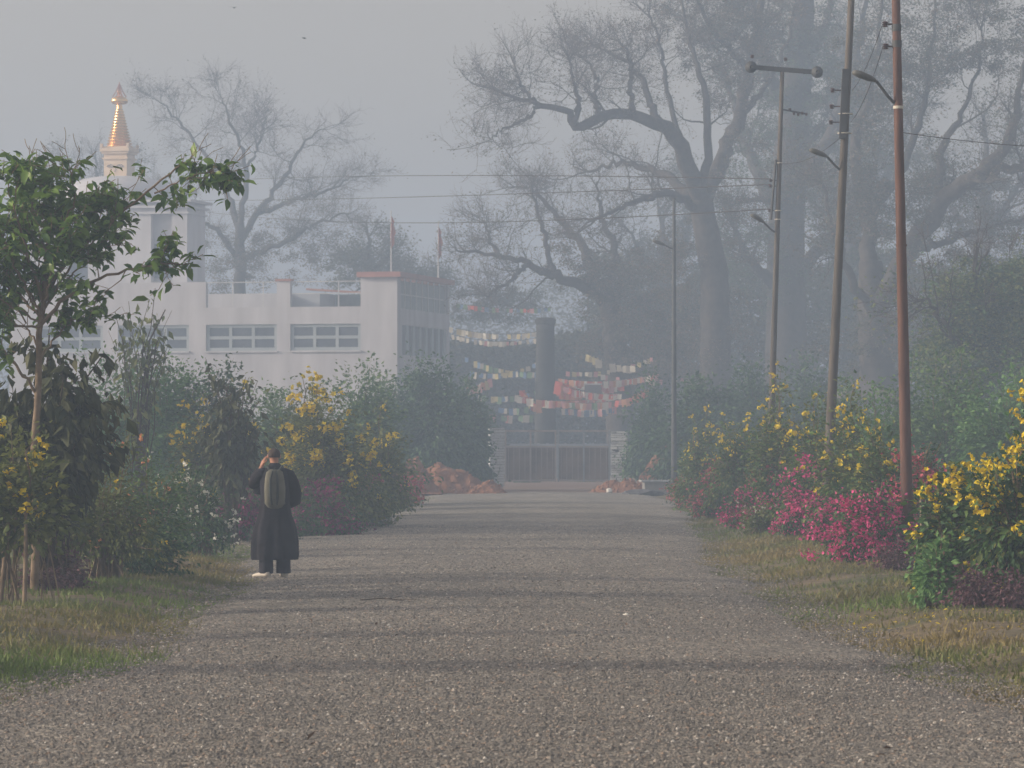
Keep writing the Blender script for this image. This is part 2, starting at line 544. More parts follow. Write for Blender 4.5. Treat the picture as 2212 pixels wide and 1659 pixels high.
# grass blades on the verges
M['grass'] = m_leaf('grass_blade', (0.14, 0.125, 0.05), (0.13, 0.17, 0.04), 0.25)
_r = [x for x in M['grass'].node_tree.nodes if x.type == 'VALTORGB'][0].color_ramp
_r.elements[0].color = (0.25, 0.205, 0.085, 1); _r.elements[1].color = (0.14, 0.21, 0.045, 1)
e_ = _r.elements.new(0.5); e_.color = (0.165, 0.185, 0.06, 1)
def grass(n, side):
    y = 22 * (120 / 22) ** rng.random(n)
    w = 7.5 * rng.random(n) ** 1.2 - 0.25
    x = np.where(side == 0, left_edge(y) - w, right_edge(y) + w)
    d = vnoise(x, y, 1.1, 12); keep = rng.random(n) < np.clip((d - 0.30) * 3.2, 0.08, 1)
    x, y = x[keep], y[keep]; n = len(x)
    g = vnoise(x, y, 3.5, 14, 2)
    # a greener strip close by on the left
    lush = np.exp(-((y - 31) / 2.2) ** 2) * (x < 0)
    tint = np.clip((g - 0.5) * 2.0 + 0.50 + 0.7 * lush + 0.16 * rng.normal(size=n) - 0.25 * np.exp(-((y - 30.5) / 3) ** 2) * (x > 0), 0, 1)
    h = (0.025 + 0.05 * rng.random(n)) * (1 + 0.6 * lush) * (0.7 + 0.8 * vnoise(x, y, .6, 15)) * (1 + 0.7 * (vnoise(x, y, .45, 19, 2) > .70))
    a = rng.random(n) * 2 * np.pi
    wd = 0.006 + 0.010 * rng.random(n)
    z = gz(x, y) - 0.005
    lean = (rng.normal(size=(n, 2)) * 0.5) * h[:, None]
    c, s = np.cos(a), np.sin(a)
    v = np.stack([np.stack([x - c * wd, y - s * wd, z], -1), np.stack([x + c * wd, y + s * wd, z], -1),
                  np.stack([x + lean[:, 0], y + lean[:, 1], z + h], -1)], 1)
    return v.reshape(-1, 3), np.arange(3 * n).reshape(-1, 3), np.repeat(tint, 3)
for side in (0, 1):
    v_, f_, t_ = grass(150000, side)
    link('grass', np_mesh('grass', v_, f_, M['grass'], tint=t_), kind='stuff')

# yellow petals fallen on the right verge
n = 150
py_ = rng.normal(36.5, 1.8, n).clip(31, 45); px_ = right_edge(py_) + 0.1 + 2.0 * rng.random(n)
P = np.stack([px_, py_, gz(px_, py_) + 0.03], -1)
tag(leaf_obj('fallen_petal', P, 0.035, M['yellow'], None, up=3), kind='stuff')

# dry leaves blown over road and verges
n = 520
ly = 20 * (75 / 20) ** rng.random(n); lx = left_edge(ly) - 2.2 + (right_edge(ly) - left_edge(ly) + 4.4) * rng.random(n)
P = np.stack([lx, ly, np.maximum(gz(lx, ly), road_z(lx, ly) * ((lx > left_edge(ly)) & (lx < right_edge(ly)))) + 0.012], -1)
leaf_obj('leaf_litter', P, 0.05, M['leaf_dry'], None, up=3)

# ------------------------------------------------------------------ haze
def haze_box():
    mb = MB(); mb.box(-262, 262, -52, 522, -1.2, 31)
    m = bpy.data.materials.new('haze'); m.use_nodes = True
    n = m.node_tree.nodes; n.clear()
    v = n.new("ShaderNodeVolumePrincipled"); o = n.new("ShaderNodeOutputMaterial")
    v.inputs['Color'].default_value = (*HAZE_COLOR, 1)
    v.inputs['Density'].default_value = HAZE_DENSITY
    v.inputs['Anisotropy'].default_value = 0.15
    m.node_tree.links.new(v.outputs[0], o.inputs['Volume'])
    mb.build('haze', m, kind='stuff')
haze_box()

# ------------------------------------------------------------------ plants
def shrub(name, label, cat, x, base_y, Y, w, h, n_shoot, n_leaf, lsize, leafmat, depth=None, group=None,
          flowers=None, stems=6, stem_r=0.022, low=0.30, leaf_t=None, droop=0.3, inner=0.45, lumpy=0.25, stemmat='stem', lean=0.0, spreadp=0.10, mats=None, mprob=None, flat=0.0, bs_=0.06):
    """x, base_y: picture column and row of the foot; w = full width, h = height, in metres"""
    px = WX(x, Y)
    pz = float(gz(px, Y))
    root = empty(name, (px, Y, pz), 0, label, cat, group)
    d = depth or w * 0.8
    # shoots end inside an uneven dome
    a = rng.random(n_shoot) * 2 * np.pi
    u = rng.random(n_shoot)
    el = np.arcsin(low - 0.2 + (1.2 - low) * rng.random(n_shoot))
    rad = (inner + (1 - inner) * u ** 0.6)
    lump = 1 + lumpy * (np.sin(a * 3 + rng.random() * 6) * 0.5 + rng.normal(size=n_shoot) * 0.45)
    tip = np.stack([np.cos(a) * np.cos(el) * w / 2 * rad * lump + lean * np.sin(el), np.sin(a) * np.cos(el) * d / 2 * rad * lump,
                    h * (low + (1 - low) * np.maximum(np.sin(el), -0.3) * rad * (1 + 0.6 * lumpy * rng.normal(size=n_shoot)))], -1)
    tip[:, 2] = np.maximum(tip[:, 2], 0.12 * h)
    b = np.stack([rng.normal(size=n_shoot) * w * bs_, rng.normal(size=n_shoot) * w * bs_, np.zeros(n_shoot)], -1)
    c = (b + tip) / 2 * np.array([0.55, 0.55, 1]) + np.array([0, 0, 1]) * (h * 0.22)
    t = np.linspace(0, 1, 6)[None, :, None]
    P = (1 - t) ** 2 * b[:, None] + 2 * t * (1 - t) * c[:, None] + t ** 2 * tip[:, None]
    P += rng.normal(size=P.shape) * 0.02 * h * t
    Rr = (stem_r * (0.35 + 0.5 * rng.random(n_shoot)))[:, None] * np.linspace(1, 0.25, 6)[None]
    # main stems: each one a part
    for k in range(min(stems, n_shoot)):
        Vv, Ff = batch_tubes(P[k:k + 1], Rr[k:k + 1] * 2.2, 6)
        link('stem', np_mesh('stem', Vv, Ff, M[stemmat], smooth=True), root)
    Vv, Ff = batch_tubes(P[stems:], Rr[stems:], 4)
    link('twigs', np_mesh('twigs', Vv, Ff, M[stemmat]), root, kind='stuff')
    # leaves along the shoots
    k = rng.integers(0, n_shoot, n_leaf)
    ft = (0.38 + 0.62 * rng.random(n_leaf) ** 0.8) * 5
    if leaf_t: ft = (leaf_t + (1 - leaf_t) * rng.random(n_leaf)) * 5
    i0 = np.minimum(ft.astype(int), 4); fr = (ft - i0)[:, None]
    LP = P[k, i0] * (1 - fr) + P[k, i0 + 1] * fr
    sp = spreadp * (1.0 if w > 1 else w)
    LP = LP + rng.normal(size=LP.shape) * sp * np.array([1, 1, 0.8])
    LP[:, 2] = np.maximum(LP[:, 2], 0.05)
    outw = LP - np.array([0, 0, h * 0.4]); outw = unit(outw) * 0.9; outw[:, 2] -= droop
    leaf_obj('foliage', LP, lsize, leafmat, root, outward=outw, mats=mats, mprob=mprob)
    root['_tips'] = 0
    return root, P, tip

def flower_mesh(size, mat, petals=7, name='flower'):
    """a loose cluster of funnel flowers"""
    V_, F_, T_ = [], [], []
    o = 0
    nfl = petals
    for q in range(nfl):
        c = rng.normal(size=3) * size * 0.38
        ax = unit(rng.normal(size=3) + np.array([0, 0, .3]))
        n5 = 5
        P = np.repeat(c[None], n5, 0)
        side = unit(np.cross(ax, [0.3, 0.5, 0.8])); s2 = np.cross(ax, side)
        an = np.arange(n5) * 2 * np.pi / n5
        A = ax[None] * 0.7 + np.cos(an)[:, None] * side + np.sin(an)[:, None] * s2
        v, f, t = leaf_cloud(P, A, np.repeat(ax[None], n5, 0), np.full(n5, size * 0.42), T_PETAL_V, T_MID_F)
        V_.append(v); F_.append(f + o); T_.append(t); o += len(v)
    return np_mesh(name, np.concatenate(V_), np.concatenate(F_), mat, tint=np.concatenate(T_))

def put_flowers(root, tips, n, size, mat, name='flower', top=0.0, front=True, jitter=0.06, petals=7, as_parts=True, pick=None):
    """flower heads at shoot tips, each a part sharing a few meshes"""
    if pick is None:
        score = tips[:, 2] * top - (tips[:, 1] * 0.5 if front else 0) + rng.normal(size=len(tips)) * 0.5
        pick = tips[np.argsort(-score)[:n]]
        if len(pick) < n:
            pick = np.vstack([pick, tips[rng.integers(0, len(tips), n - len(pick))] + rng.normal(size=(n - len(pick), 3)) * 0.15])
    P = np.array(pick) + rng.normal(size=(len(pick), 3)) * jitter
    if as_parts:
        protos = [flower_mesh(size, mat, petals, name) for _ in range(4)]
        for p in P:
            o = link(name, protos[int(rng.integers(4))], root, loc=tuple(p), rot=(rng.random() * 6, rng.random() * 6, rng.random() * 6))
            s = 0.6 + 0.7 * rng.random(); o.scale = (s, s, s)
    else:
        m = len(P) * petals * 3
        PP = np.repeat(P, petals * 3, 0) + rng.normal(size=(m, 3)) * size * 0.4
        leaf_obj(name, PP, size * 0.42, mat, root, up=0.4, droop=-0.2, TV=T_PETAL_V, kind='stuff')

def bracts(root, P, n, size, mat, spread=0.07, lo=0.55, name='blossom', sel=None):
    m = len(P)
    k = rng.integers(0, m, n) if sel is None else rng.choice(sel, n)
    ft = (lo + (1 - lo) * rng.random(n) ** 0.6) * 5; i0 = np.minimum(ft.astype(int), 4); fr = (ft - i0)[:, None]
    LP = P[k, i0] * (1 - fr) + P[k, i0 + 1] * fr + rng.normal(size=(n, 3)) * spread
    nc = max(6, n // 55); ce = LP[rng.integers(0, n, nc)]; pick = rng.random(n) < .68; cs = spread * (0.6 + .9 * rng.random(nc))
    kk = rng.integers(0, nc, n)
    LP = np.where(pick[:, None], ce[kk] + rng.normal(size=(n, 3)) * cs[kk][:, None] * np.array([1.2, 1, .8]), LP)
    LP[:, 2] = np.maximum(LP[:, 2], 0.04)
    leaf_obj(name, LP, size, mat, root, up=0.2, droop=-0.1, TV=T_PETAL_V)

# ------------------------------------------------------------------ white temple
M['white'] = m_noise('limewash', (0.40, 0.40, 0.42), (0.56, 0.56, 0.59), 0.9, 0.9, 0.15, 8, stretch=(1.2, 1.2, .25))
M['white_cool'] = m_noise('limewash_frame', (0.28, 0.33, 0.35), (0.36, 0.41, 0.42), 1, 0.8)
M['coping'] = m_noise('red_coping', (0.30, 0.12, 0.09), (0.40, 0.17, 0.12), 2, 0.85)
M['glass'] = m_noise('dark_window_glass', (0.035, 0.045, 0.065), (0.07, 0.08, 0.10), 1.5, 0.4, spec=0.25)
M['steel'] = m_noise('pale_steel', (0.45, 0.46, 0.46), (0.60, 0.60, 0.60), 3, 0.4, metal=0.3)
M['gold'] = m_noise('gilded_metal', (0.90, 0.52, 0.17), (1.0, 0.66, 0.26), 4, 0.27, metal=0.92)
M['goldstone'] = m_noise('cream_gilt', (0.62, 0.47, 0.32), (0.75, 0.60, 0.44), 2, 0.55, metal=0.2)
M['dark_paint'] = m_noise('dark_paint', (0.08, 0.07, 0.08), (0.12, 0.10, 0.11), 2, 0.7)
M['inner_dark'] = m_noise('grey_green_backing', (0.13, 0.155, 0.15), (0.20, 0.225, 0.215), 2, 0.9)  # tone of blurred trees, for the block added behind the right bay
M['inner'] = m_noise('terrace_inner_wall', (0.28, 0.30, 0.33), (0.36, 0.38, 0.41), 1, 0.9)

TC = Vector((WX(858, 200.0), 200.0, 0.0))
temple = empty('temple', TC, R(-14), 'long white temple with terrace railings, grey windows and a gilded stepped spire', 'temple')
def ts(x):
    d = 1106.0 - x
    return (200.0 * d - (-TC.x) * FPX) / (0.9703 * FPX - 0.2419 * d)
def tz(y, x):
    return EYE + (HOR - y) * (200.0 + 0.2419 * ts(x)) / FPX
ZR = tz(607, 640); ZB = tz(663, 640); ZW1 = tz(700, 640); ZW0 = tz(757, 640); ZT = tz(594, 800)
bays = [(445, 598), (627, 779)]
lowbays = [(445, 598), (627, 779), (255, 408), (78, 222)]
E = ts(20)
wall = MB()
TH = 0.35
wall.box(-E, 0, 0, TH, -0.3, ZW0)                       # base band
xs = [0] + sum([[-ts(b), -ts(a)] for a, b in (bays[1], bays[0], (255, 408), (78, 222))], []) + [-E]
for i in range(0, len(xs) - 1, 2):
    wall.box(xs[i + 1], xs[i], 0, TH, ZW0, ZW1)
wall.box(-E, 0, 0, TH, ZW1, ZB)
# upper piers
pier = [(0, -ts(779)), (-ts(627), -ts(598)), (-ts(445), -ts(425))]
wall.box(-ts(779), 0, 0, TH, ZB, ZT - 0.12)
wall.box(-ts(598), -ts(627), 0, TH, ZB, ZR)
wall.box(-E, -ts(445), 0, TH, ZB, ZR)
SD = 11.0                                              # depth of the side wing
# side wall (faces right)
ZS1 = ZW1 - 0.05; ZS0 = ZW0 - 0.25; ZSB = ZB - 0.1
wall.box(-TH, 0, TH, SD, -0.3, ZS0)
wall.box(-TH, 0, TH, 0.9, ZS0, ZS1); wall.box(-TH, 0, SD - 0.5, SD, ZS0, ZS1)
wall.box(-TH, 0, TH, SD, ZS1, ZSB)
wall.box(-TH, 0, TH, 0.7, ZSB, ZT - 0.12); wall.box(-TH, 0, SD - 0.35, SD, ZSB, ZT - 0.12)
wall.box(-E, -TH, SD - 0.35, SD, -0.3, ZSB)            # back wall
wall.build('wall', M['white'], temple)
t = MB(); t.box(-E, -TH, TH, SD - 0.35, ZB - 0.5, ZB - 0.25); t.build('terrace_floor', M['white'], temple)
cp = MB()
cp.box(-ts(779) - 0.15, 0.25, -0.25, 1.2, ZT - 0.12, ZT + 0.16)
cp.box(-1.1, 0.25, 1.2, SD + 0.2, ZT - 0.12, ZT + 0.16)
cp.build('roof_coping', M['coping'], temple)
cp = MB(); cp.box(-ts(598) - 0.08, -ts(627) + 0.08, -0.08, TH + 0.05, ZR, ZR + 0.12); cp.build('pier_cap', M['coping'], temple)

def window(x0, x1, z0, z1, nc, nr):
    """recessed window in the front wall; frame with panes as sub-parts"""
    fr = MB(); y0, y1 = 0.10, 0.20
    g = 0.17
    pw = (x1 - x0 - g * (nc + 1)) / nc; ph = (z1 - z0 - g * (nr + 1)) / nr
    for c in range(nc + 1):
        a = x0 + c * (pw + g); fr.box(a, a + g, y0, y1, z0, z1)
    for r in range(nr + 1):
        for c in range(nc):
            a = x0 + g + c * (pw + g); b = z0 + r * (ph + g)
            fr.box(a, a + pw, y0 + .004, y1 - .004, b, b + g)
    f = fr.build('window', M['white_cool'], temple)
    for r in range(nr):
        for c in range(nc):
            a = x0 + g + c * (pw + g); b = z0 + g + r * (ph + g)
            pb = MB(); pb.box(a, a + pw, 0.16, 0.19, b, b + ph); pb.build('pane', M['glass'], f)
    sb = MB(); sb.box(x0 - .05, x1 + .05, -0.10, -0.002, z0 - 0.10, z0 - 0.01); sb.build('sill', M['white'], f)
for a, b in lowbays:
    window(-ts(a), -ts(b), ZW0, ZW1, 3, 2)
# side windows: tall narrow lights
sw = MB(); n_ = 7; a0, a1 = 0.9, SD - 0.5; g = 0.42; pw = (a1 - a0 - g * (n_ + 1)) / n_
sw.box(-0.22, -0.08, a0, a0 + g, ZS0, ZS1)
f = sw.build('side_window', M['white_cool'], temple)
for c in range(1, n_ + 1):
    q = a0 + c * (pw + g); q_ = MB(); q_.box(-0.22, -0.08, q, q + g, ZS0, ZS1); q_.build('mullion', M['white_cool'], f)
for c in range(n_):
    q = a0 + g + c * (pw + g); pb = MB(); pb.box(-0.2, -0.16, q, q + pw, ZS0, ZS1); pb.build('pane', M['glass'], f)
# terrace railings
def rail(x0, x1, zb, zt, posts, name='railing'):
    m = MB()
    for z in (zt - 0.06, zb + (zt - zb) * 0.5):
        m.box(x0, x1, 0.12, 0.18, z, z + 0.05)
    for p in posts:
        q = x0 + (x1 - x0) * p; m.box(q - 0.03, q + 0.03, 0.10, 0.115, zb, zt)
    m.build(name, M['steel'], temple)
rail(-ts(445), -ts(598), ZB, ZR, (0.0, 0.37, 0.8, 1.0))
rail(-ts(627), -ts(779), ZB, ZR, (0.0, 0.68, 1.0))
m = MB(); nb = 9
for k in range(nb):
    q = 0.8 + (SD - 1.3) * k / (nb - 1); m.box(-0.18, -0.12, q - 0.06, q + 0.06, ZSB, ZT - 0.12)
m.box(-0.10, -0.05, 0.7, SD - 0.35, ZSB + 0.75, ZSB + 0.81)
m.build('side_railing', M['steel'], temple)
m = MB(); m.box(-0.30, -0.24, 0.7, SD - 0.35, ZSB, ZT - 0.25); m.build('side_glazing', M['white_cool'], temple)
# set back blocks on the terrace
m = MB()
m.box(-ts(445) - 1.6, -ts(445) + 3.3, 4.0, 8.0, ZB - 0.25, ZR - 0.50)
m.build('terrace_room', M['white'], temple)
m = MB(); m.box(-ts(445) + 3.35, -ts(445) + 5.0, 5.0, 8.0, ZB - 0.25, ZR - 0.45); m.build('terrace_backing', M['inner'], temple)
m = MB(); m.box(-ts(627) + .1, -ts(779) - .1, 8.2, 9.6, ZB - 0.25, ZR - 0.42); m.build('terrace_backing', M['inner_dark'], temple)  # added dark block standing in for the dim trees behind this open bay
m = MB()
m.add([(-ts(598) - .5, 7, ZR - 0.20), (-ts(627) + 3.9, 7, ZR - .55), (-ts(627) + 3.9, 8, ZR - .55), (-ts(598) - .5, 8, ZR - .20),
       (-ts(598) - .5, 7, ZR - 0.10), (-ts(627) + 3.9, 7, ZR - .45), (-ts(627) + 3.9, 8, ZR - .45), (-ts(598) - .5, 8, ZR - .10)],
      [(0, 3, 2, 1), (4, 5, 6, 7), (0, 1, 5, 4), (1, 2, 6, 5), (2, 3, 7, 6), (3, 0, 4, 7)])
m.build('stair_roof', M['coping'], temple)

# tower standing behind the front wing
TY = 7.0
def tower_x(x):                                        # local x of a picture column on the tower front plane
    d = x - 1106.0
    # world: X = TC.x + lx*.9703 + TY*.2419 ; Y = 200 - lx*.2419 + TY*.9703
    a = TC.x + TY * 0.2419; b = 200 + TY * 0.9703
    return (d * b - FPX * a) / (FPX * 0.9703 + d * 0.2419)
def tower_z(y, x):
    lx = tower_x(x); return EYE + (HOR - y) * (200 - lx * 0.2419 + TY * 0.9703) / FPX
TX0, TX1 = tower_x(62), tower_x(404)
TZ1 = tower_z(432, 350)
tw = MB()
# leave a tall recess on the right part of the front
ra, rb = tower_x(326), tower_x(371)
la, lb = tower_x(145), tower_x(190)
zr = tower_z(462, 350)
TD = 7.5
tw.box(TX0, la, TY, TY + 0.5, ZB - .25, zr); tw.box(lb, ra, TY, TY + 0.5, ZB - .25, zr); tw.box(rb, TX1, TY, TY + 0.5, ZB - .25, zr)
tw.box(TX0, TX1, TY, TY + 0.5, zr, TZ1)
tw.box(TX0, TX1, TY + 0.5, TY + 3.2, ZB - .25, TZ1)
tw.box(TX0 + .5, TX1 - 1.7, TY + 3.2, TY + TD, ZB - .25, TZ1)
tower = tw.build('tower', M['white'], temple)
for (x0_, x1_) in ((ra, rb), (la, lb)):
    q = MB(); q.box(x0_ + .1, x1_ - .1, TY + 0.30, TY + 0.42, tower_z(600, 350), tower_z(526, 350)); q.build('window', M['glass'], tower)
for (ya, yb, o) in ((437, 432, 0.35), (449, 444, 0.22), (462, 458, 0.12)):
    c = MB(); z0, z1 = tower_z(ya, 350), tower_z(yb, 350)
    c.box(TX0 - o, TX1 + o, TY - o, TY + 3.2 + o, z0, z1 + (0.02 if ya == 437 else 0)); c.build('cornice', M['white'], tower)
cy = TY + TD / 2
_d = 258 - 1106.0; cx = (_d * (200 + cy * 0.9703) - FPX * (TC.x + cy * 0.2419)) / (FPX * 0.9703 + _d * 0.2419)
# dome, harmika and spire
def sp_z(y):                                            # heights on the axis of the spire
    Y = 200 - cx * 0.2419 + cy * 0.9703
    return EYE + (HOR - y) * Y / FPX
sc = (200 - cx * 0.2419 + cy * 0.9703) / FPX
dm = MB(); zb = TZ1 + 0.02; zt = sp_z(382); prof = []
for k in range(11):
    a = k / 10 * math.pi / 2
    prof.append((3.55 * math.cos(a) * 0.85 + 0.72 * (1 if k < 10 else 1), zb + (zt - zb) * math.sin(a)))
dm.lathe([(4.1, zb - 0.0), *prof], 40, (cx, cy, 0)); dm.build('dome', M['white'], temple, smooth=True)
hw = 26 * sc
hm = MB(); z0, z1 = sp_z(384), sp_z(334)
hm.box(cx - hw, cx + hw, cy - hw, cy + hw, z0, z1)
harm = hm.build('harmika', M['goldstone'], temple)
for (e, ya, yb) in ((30, 334, 329), (33, 329, 322), (28, 322, 318), (29, 346, 342)):
    q = MB(); q.box(cx - e * sc, cx + e * sc, cy - e * sc, cy + e * sc, sp_z(ya) + .004, sp_z(yb)); q.build('ledge', M['goldstone'], harm)
for sx in (-1, 1):                                      # corner finials
    for sy in (-1, 1):
        q = MB(); q.box(cx + sx * 30 * sc - .07, cx + sx * 30 * sc + .07, cy + sy * 30 * sc - .07, cy + sy * 30 * sc + .07, sp_z(321) + .003, sp_z(312)); q.build('corner_finial', M['goldstone'], harm)
def eye_shape(ex, fy):
    q = MB()
    pts = []
    for k in range(9):
        a = k / 8; pts.append((ex - .22 + .44 * a, fy, z0 + .62 + .10 * math.sin(a * math.pi)))
    q.tube(pts, .022, 4)
    pts = [(ex - .20 + .40 * k / 8, fy, z0 + .60 - .04 * math.sin(k / 8 * math.pi)) for k in range(9)]
    q.tube(pts, .018, 4)
    q.lathe([(.05, 0), (.05, .02)], 8, (ex, fy, z0 + .62))
    q.build('painted_eye', M['dark_paint'], harm)
for ex in (cx - .30, cx + .30): eye_shape(ex, cy - hw - .02)
q = MB(); q.tube([(cx, cy - hw - .02, z0 + .52), (cx + .05, cy - hw - .02, z0 + .40), (cx - .04, cy - hw - .02, z0 + .33), (cx + .02, cy - hw - .02, z0 + .27)], .018, 4)
q.build('painted_nose', M['dark_paint'], harm)
# thirteen gilded rings
ys = np.linspace(319, 238, 14)
for k in range(13):
    r0 = (29.5 - 19.5 * (k / 12) ** 0.95) * sc
    za, zb_ = sp_z(ys[k]), sp_z(ys[k + 1]); hgt = zb_ - za
    q = MB(); q.lathe([(r0 * .80, 0), (r0 * .97, hgt * .10), (r0 * 1.0, hgt * .38), (r0 * .93, hgt * .62), (r0 * .80, hgt * .72), (r0 * .78, hgt * .98)], 28, (cx, cy, za))
    q.build('spire_ring', M['gold'], temple, smooth=False)
q = MB(); q.lathe([(8 * sc, 0), (6 * sc, .1), (6.5 * sc, .25), (5 * sc, .3), (8 * sc, .38)], 16, (cx, cy, sp_z(238))); q.build('spire_neck', M['gold'], temple, smooth=True)
q = MB(); q.lathe([(7 * sc, 0), (15 * sc, .05), (18.5 * sc, .16), (17.5 * sc, .30), (12 * sc, .42), (7 * sc, .50)], 24, (cx, cy, sp_z(226))); q.build('umbrella_crown', M['gold'], temple, smooth=True)
q = MB(); 
for k in range(8):
    a = k * math.pi / 4
    q.tube([(cx + 16 * sc * math.cos(a), cy + 16 * sc * math.sin(a), sp_z(210)), (cx + 7 * sc * math.cos(a), cy + 7 * sc * math.sin(a), sp_z(196)), (cx + 0.5 * sc * math.cos(a), cy + .5 * sc * math.sin(a), sp_z(181))], .028, 4)
q.tube([(cx, cy, sp_z(212)), (cx, cy, sp_z(177))], .03, 6)
q.build('finial_frame', M['coping'], temple)
q = MB(); q.lathe([(.02, -.16), (.12, -.10), (.15, 0), (.10, .11), (.02, .17)], 14, (cx, cy, sp_z(199))); q.build('finial_jewel', M['gold'], temple, smooth=True)

# two flagpoles on the terrace, red flags hanging limp
M['flag_red'] = m_noise('red_cloth', (0.42, 0.07, 0.04), (0.55, 0.14, 0.06), 3, 0.9)
for (x, yt, yb, Y, lab) in ((845, 455, 597, 209.0, 'left one of two flagpoles on the temple roof, red flag hanging limp'),
                        (947, 478, 612, 207.5, 'shorter flagpole with a limp red flag, over the right end of the temple')):
    p = W(x, yt, Y); zb = ZB - 0.2 if x < 900 else ZT + 0.16
    fp = empty('flagpole', (p.x, Y, zb), 0, lab, 'flagpole', 'flagpoles on the temple')
    q = MB(); q.tube([(0, 0, 0), (0, 0, p.z - zb)], [.05, .03], 8); q.build('pole', M['steel'], fp)
    q = MB(); H = p.z - zb; nn = 9
    vs = []; 
    for k in range(nn):
        z = H - 0.25 - 1.75 * k / (nn - 1)
        wv = 0.10 + 0.16 * math.sin(k / (nn - 1) * math.pi) + 0.05 * math.sin(k * 2.1)
        for j in range(7):
            a = j / 6 * 1.5
            vs.append((-0.03 + wv * j / 6, 0.09 * math.sin(j * 2.4 + k * .5), z - 0.14 * j / 6))
    fs = [(k * 7 + j, k * 7 + j + 1, (k + 1) * 7 + j + 1, (k + 1) * 7 + j) for k in range(nn - 1) for j in range(6)]
    q.add(vs, fs); o = q.build('flag', M['flag_red'], fp, smooth=True)
    so_ = o.modifiers.new('thickness', 'SOLIDIFY'); so_.thickness = 0.01

# ------------------------------------------------------------------ memorial column with its fence, gate, mounds
M['oldstone'] = m_noise('dark_sandstone', (0.02, 0.021, 0.02), (0.045, 0.045, 0.042), 1.5, 0.9, 0.4)
px = WX(1178, 188.0); col_ = empty('stone_column', (px, 188, 0), 0, 'tall dark round stone column standing beyond the gate among the flags', 'column')
k_ = 188 / FPX
q = MB(); q.lathe([(25.5 * k_, 0), (24.5 * k_, 1.2), (20.0 * k_, 7.4), (20.0 * k_, 7.8)], 20); q.build('shaft', M['oldstone'], col_, smooth=True)
q = MB(); q.lathe([(21 * k_, 7.8), (23 * k_, 7.9), (23.5 * k_, 8.05), (18 * k_, 8.15)], 20); q.build('cap', M['oldstone'], col_)
q = MB(); q.box(-1.3, 1.3, -1.3, 1.3, -0.1, 0.35); q.build('plinth', M['oldstone'], col_)

M['pale_metal'] = m_noise('pale_fence_paint', (0.17, 0.20, 0.23), (0.25, 0.28, 0.31), 2, 0.7)
fe = empty('railing_fence', (WX(1212, 184), 184, 0), 0, 'low pale blue railing fence around the foot of the stone column', 'fence')
hw_ = WX(1320, 184) - WX(1212, 184)
for k in range(12):
    q = MB(); xx = -hw_ + 2 * hw_ * k / 11; q.box(xx - .06, xx + .06, -.06, .06, -0.1, 1.75); q.build('post', M['pale_metal'], fe)
for z in (1.05, 1.35, 1.6):
    q = MB(); q.box(-hw_, hw_, -.10, -.063, z, z + .12); q.build('rail', M['pale_metal'], fe)
q = MB()
for k in range(70):
    xx = -hw_ + 2 * hw_ * (k + .5) / 70; q.box(xx - .025, xx + .025, -.055, -.02, 0.1, 1.62)
q.build('picket', M['pale_metal'], fe, kind='stuff')

# stacked slate gate pillars, each slab a part
M['slate'] = m_noise('pale_slate', (0.30, 0.33, 0.34), (0.46, 0.48, 0.49), 5, 0.9, 0.4)
def slab_pillar(xc, Y, w, h, lab, rz):
    g0 = float(gz(WX(xc, Y), Y))
    rt = empty('gate_pillar', (WX(xc, Y), Y, g0), rz, lab, 'gate pillar', 'stacked stone gate pillars')
    core = MB(); core.box(-w / 2 + .05, w / 2 - .05, -w / 2 + .05, w / 2 - .05, -0.1, h - .03); core.build('core', M['oldstone'], rt)
    z = 0; prot = []
    for k in range(5):
        b = bmesh.new(); bmesh.ops.create_cube(b, size=1)
        for v in b.verts: v.co += Vector((random.uniform(-.04, .04), random.uniform(-.05, .05), random.uniform(-.08, .08)))
        me = bpy.data.meshes.new('slab'); b.to_mesh(me); b.free(); me.materials.append(M['slate']); prot.append(me)
    while z < h:
        t_ = random.uniform(.08, .14)
        cut = random.uniform(-.25, .25) * w
        for (a, c) in ((-w / 2, cut), (cut, w / 2)):
            o = link('slab', random.choice(prot), rt, loc=((a + c) / 2 + random.uniform(-.015, .015), random.uniform(-.02, .02), z + t_ / 2))
            o.scale = (c - a - .015, w * random.uniform(.95, 1.03), t_ * .88)
        z += t_
slab_pillar(1072, 152, 0.62, 2.40, 'left pillar of stacked pale slate beside the gate, its foot in red soil', R(8))
slab_pillar(1338, 152, 0.66, 2.25, 'right pillar of stacked pale slate beside the gate, under overhanging leaves', R(-8))

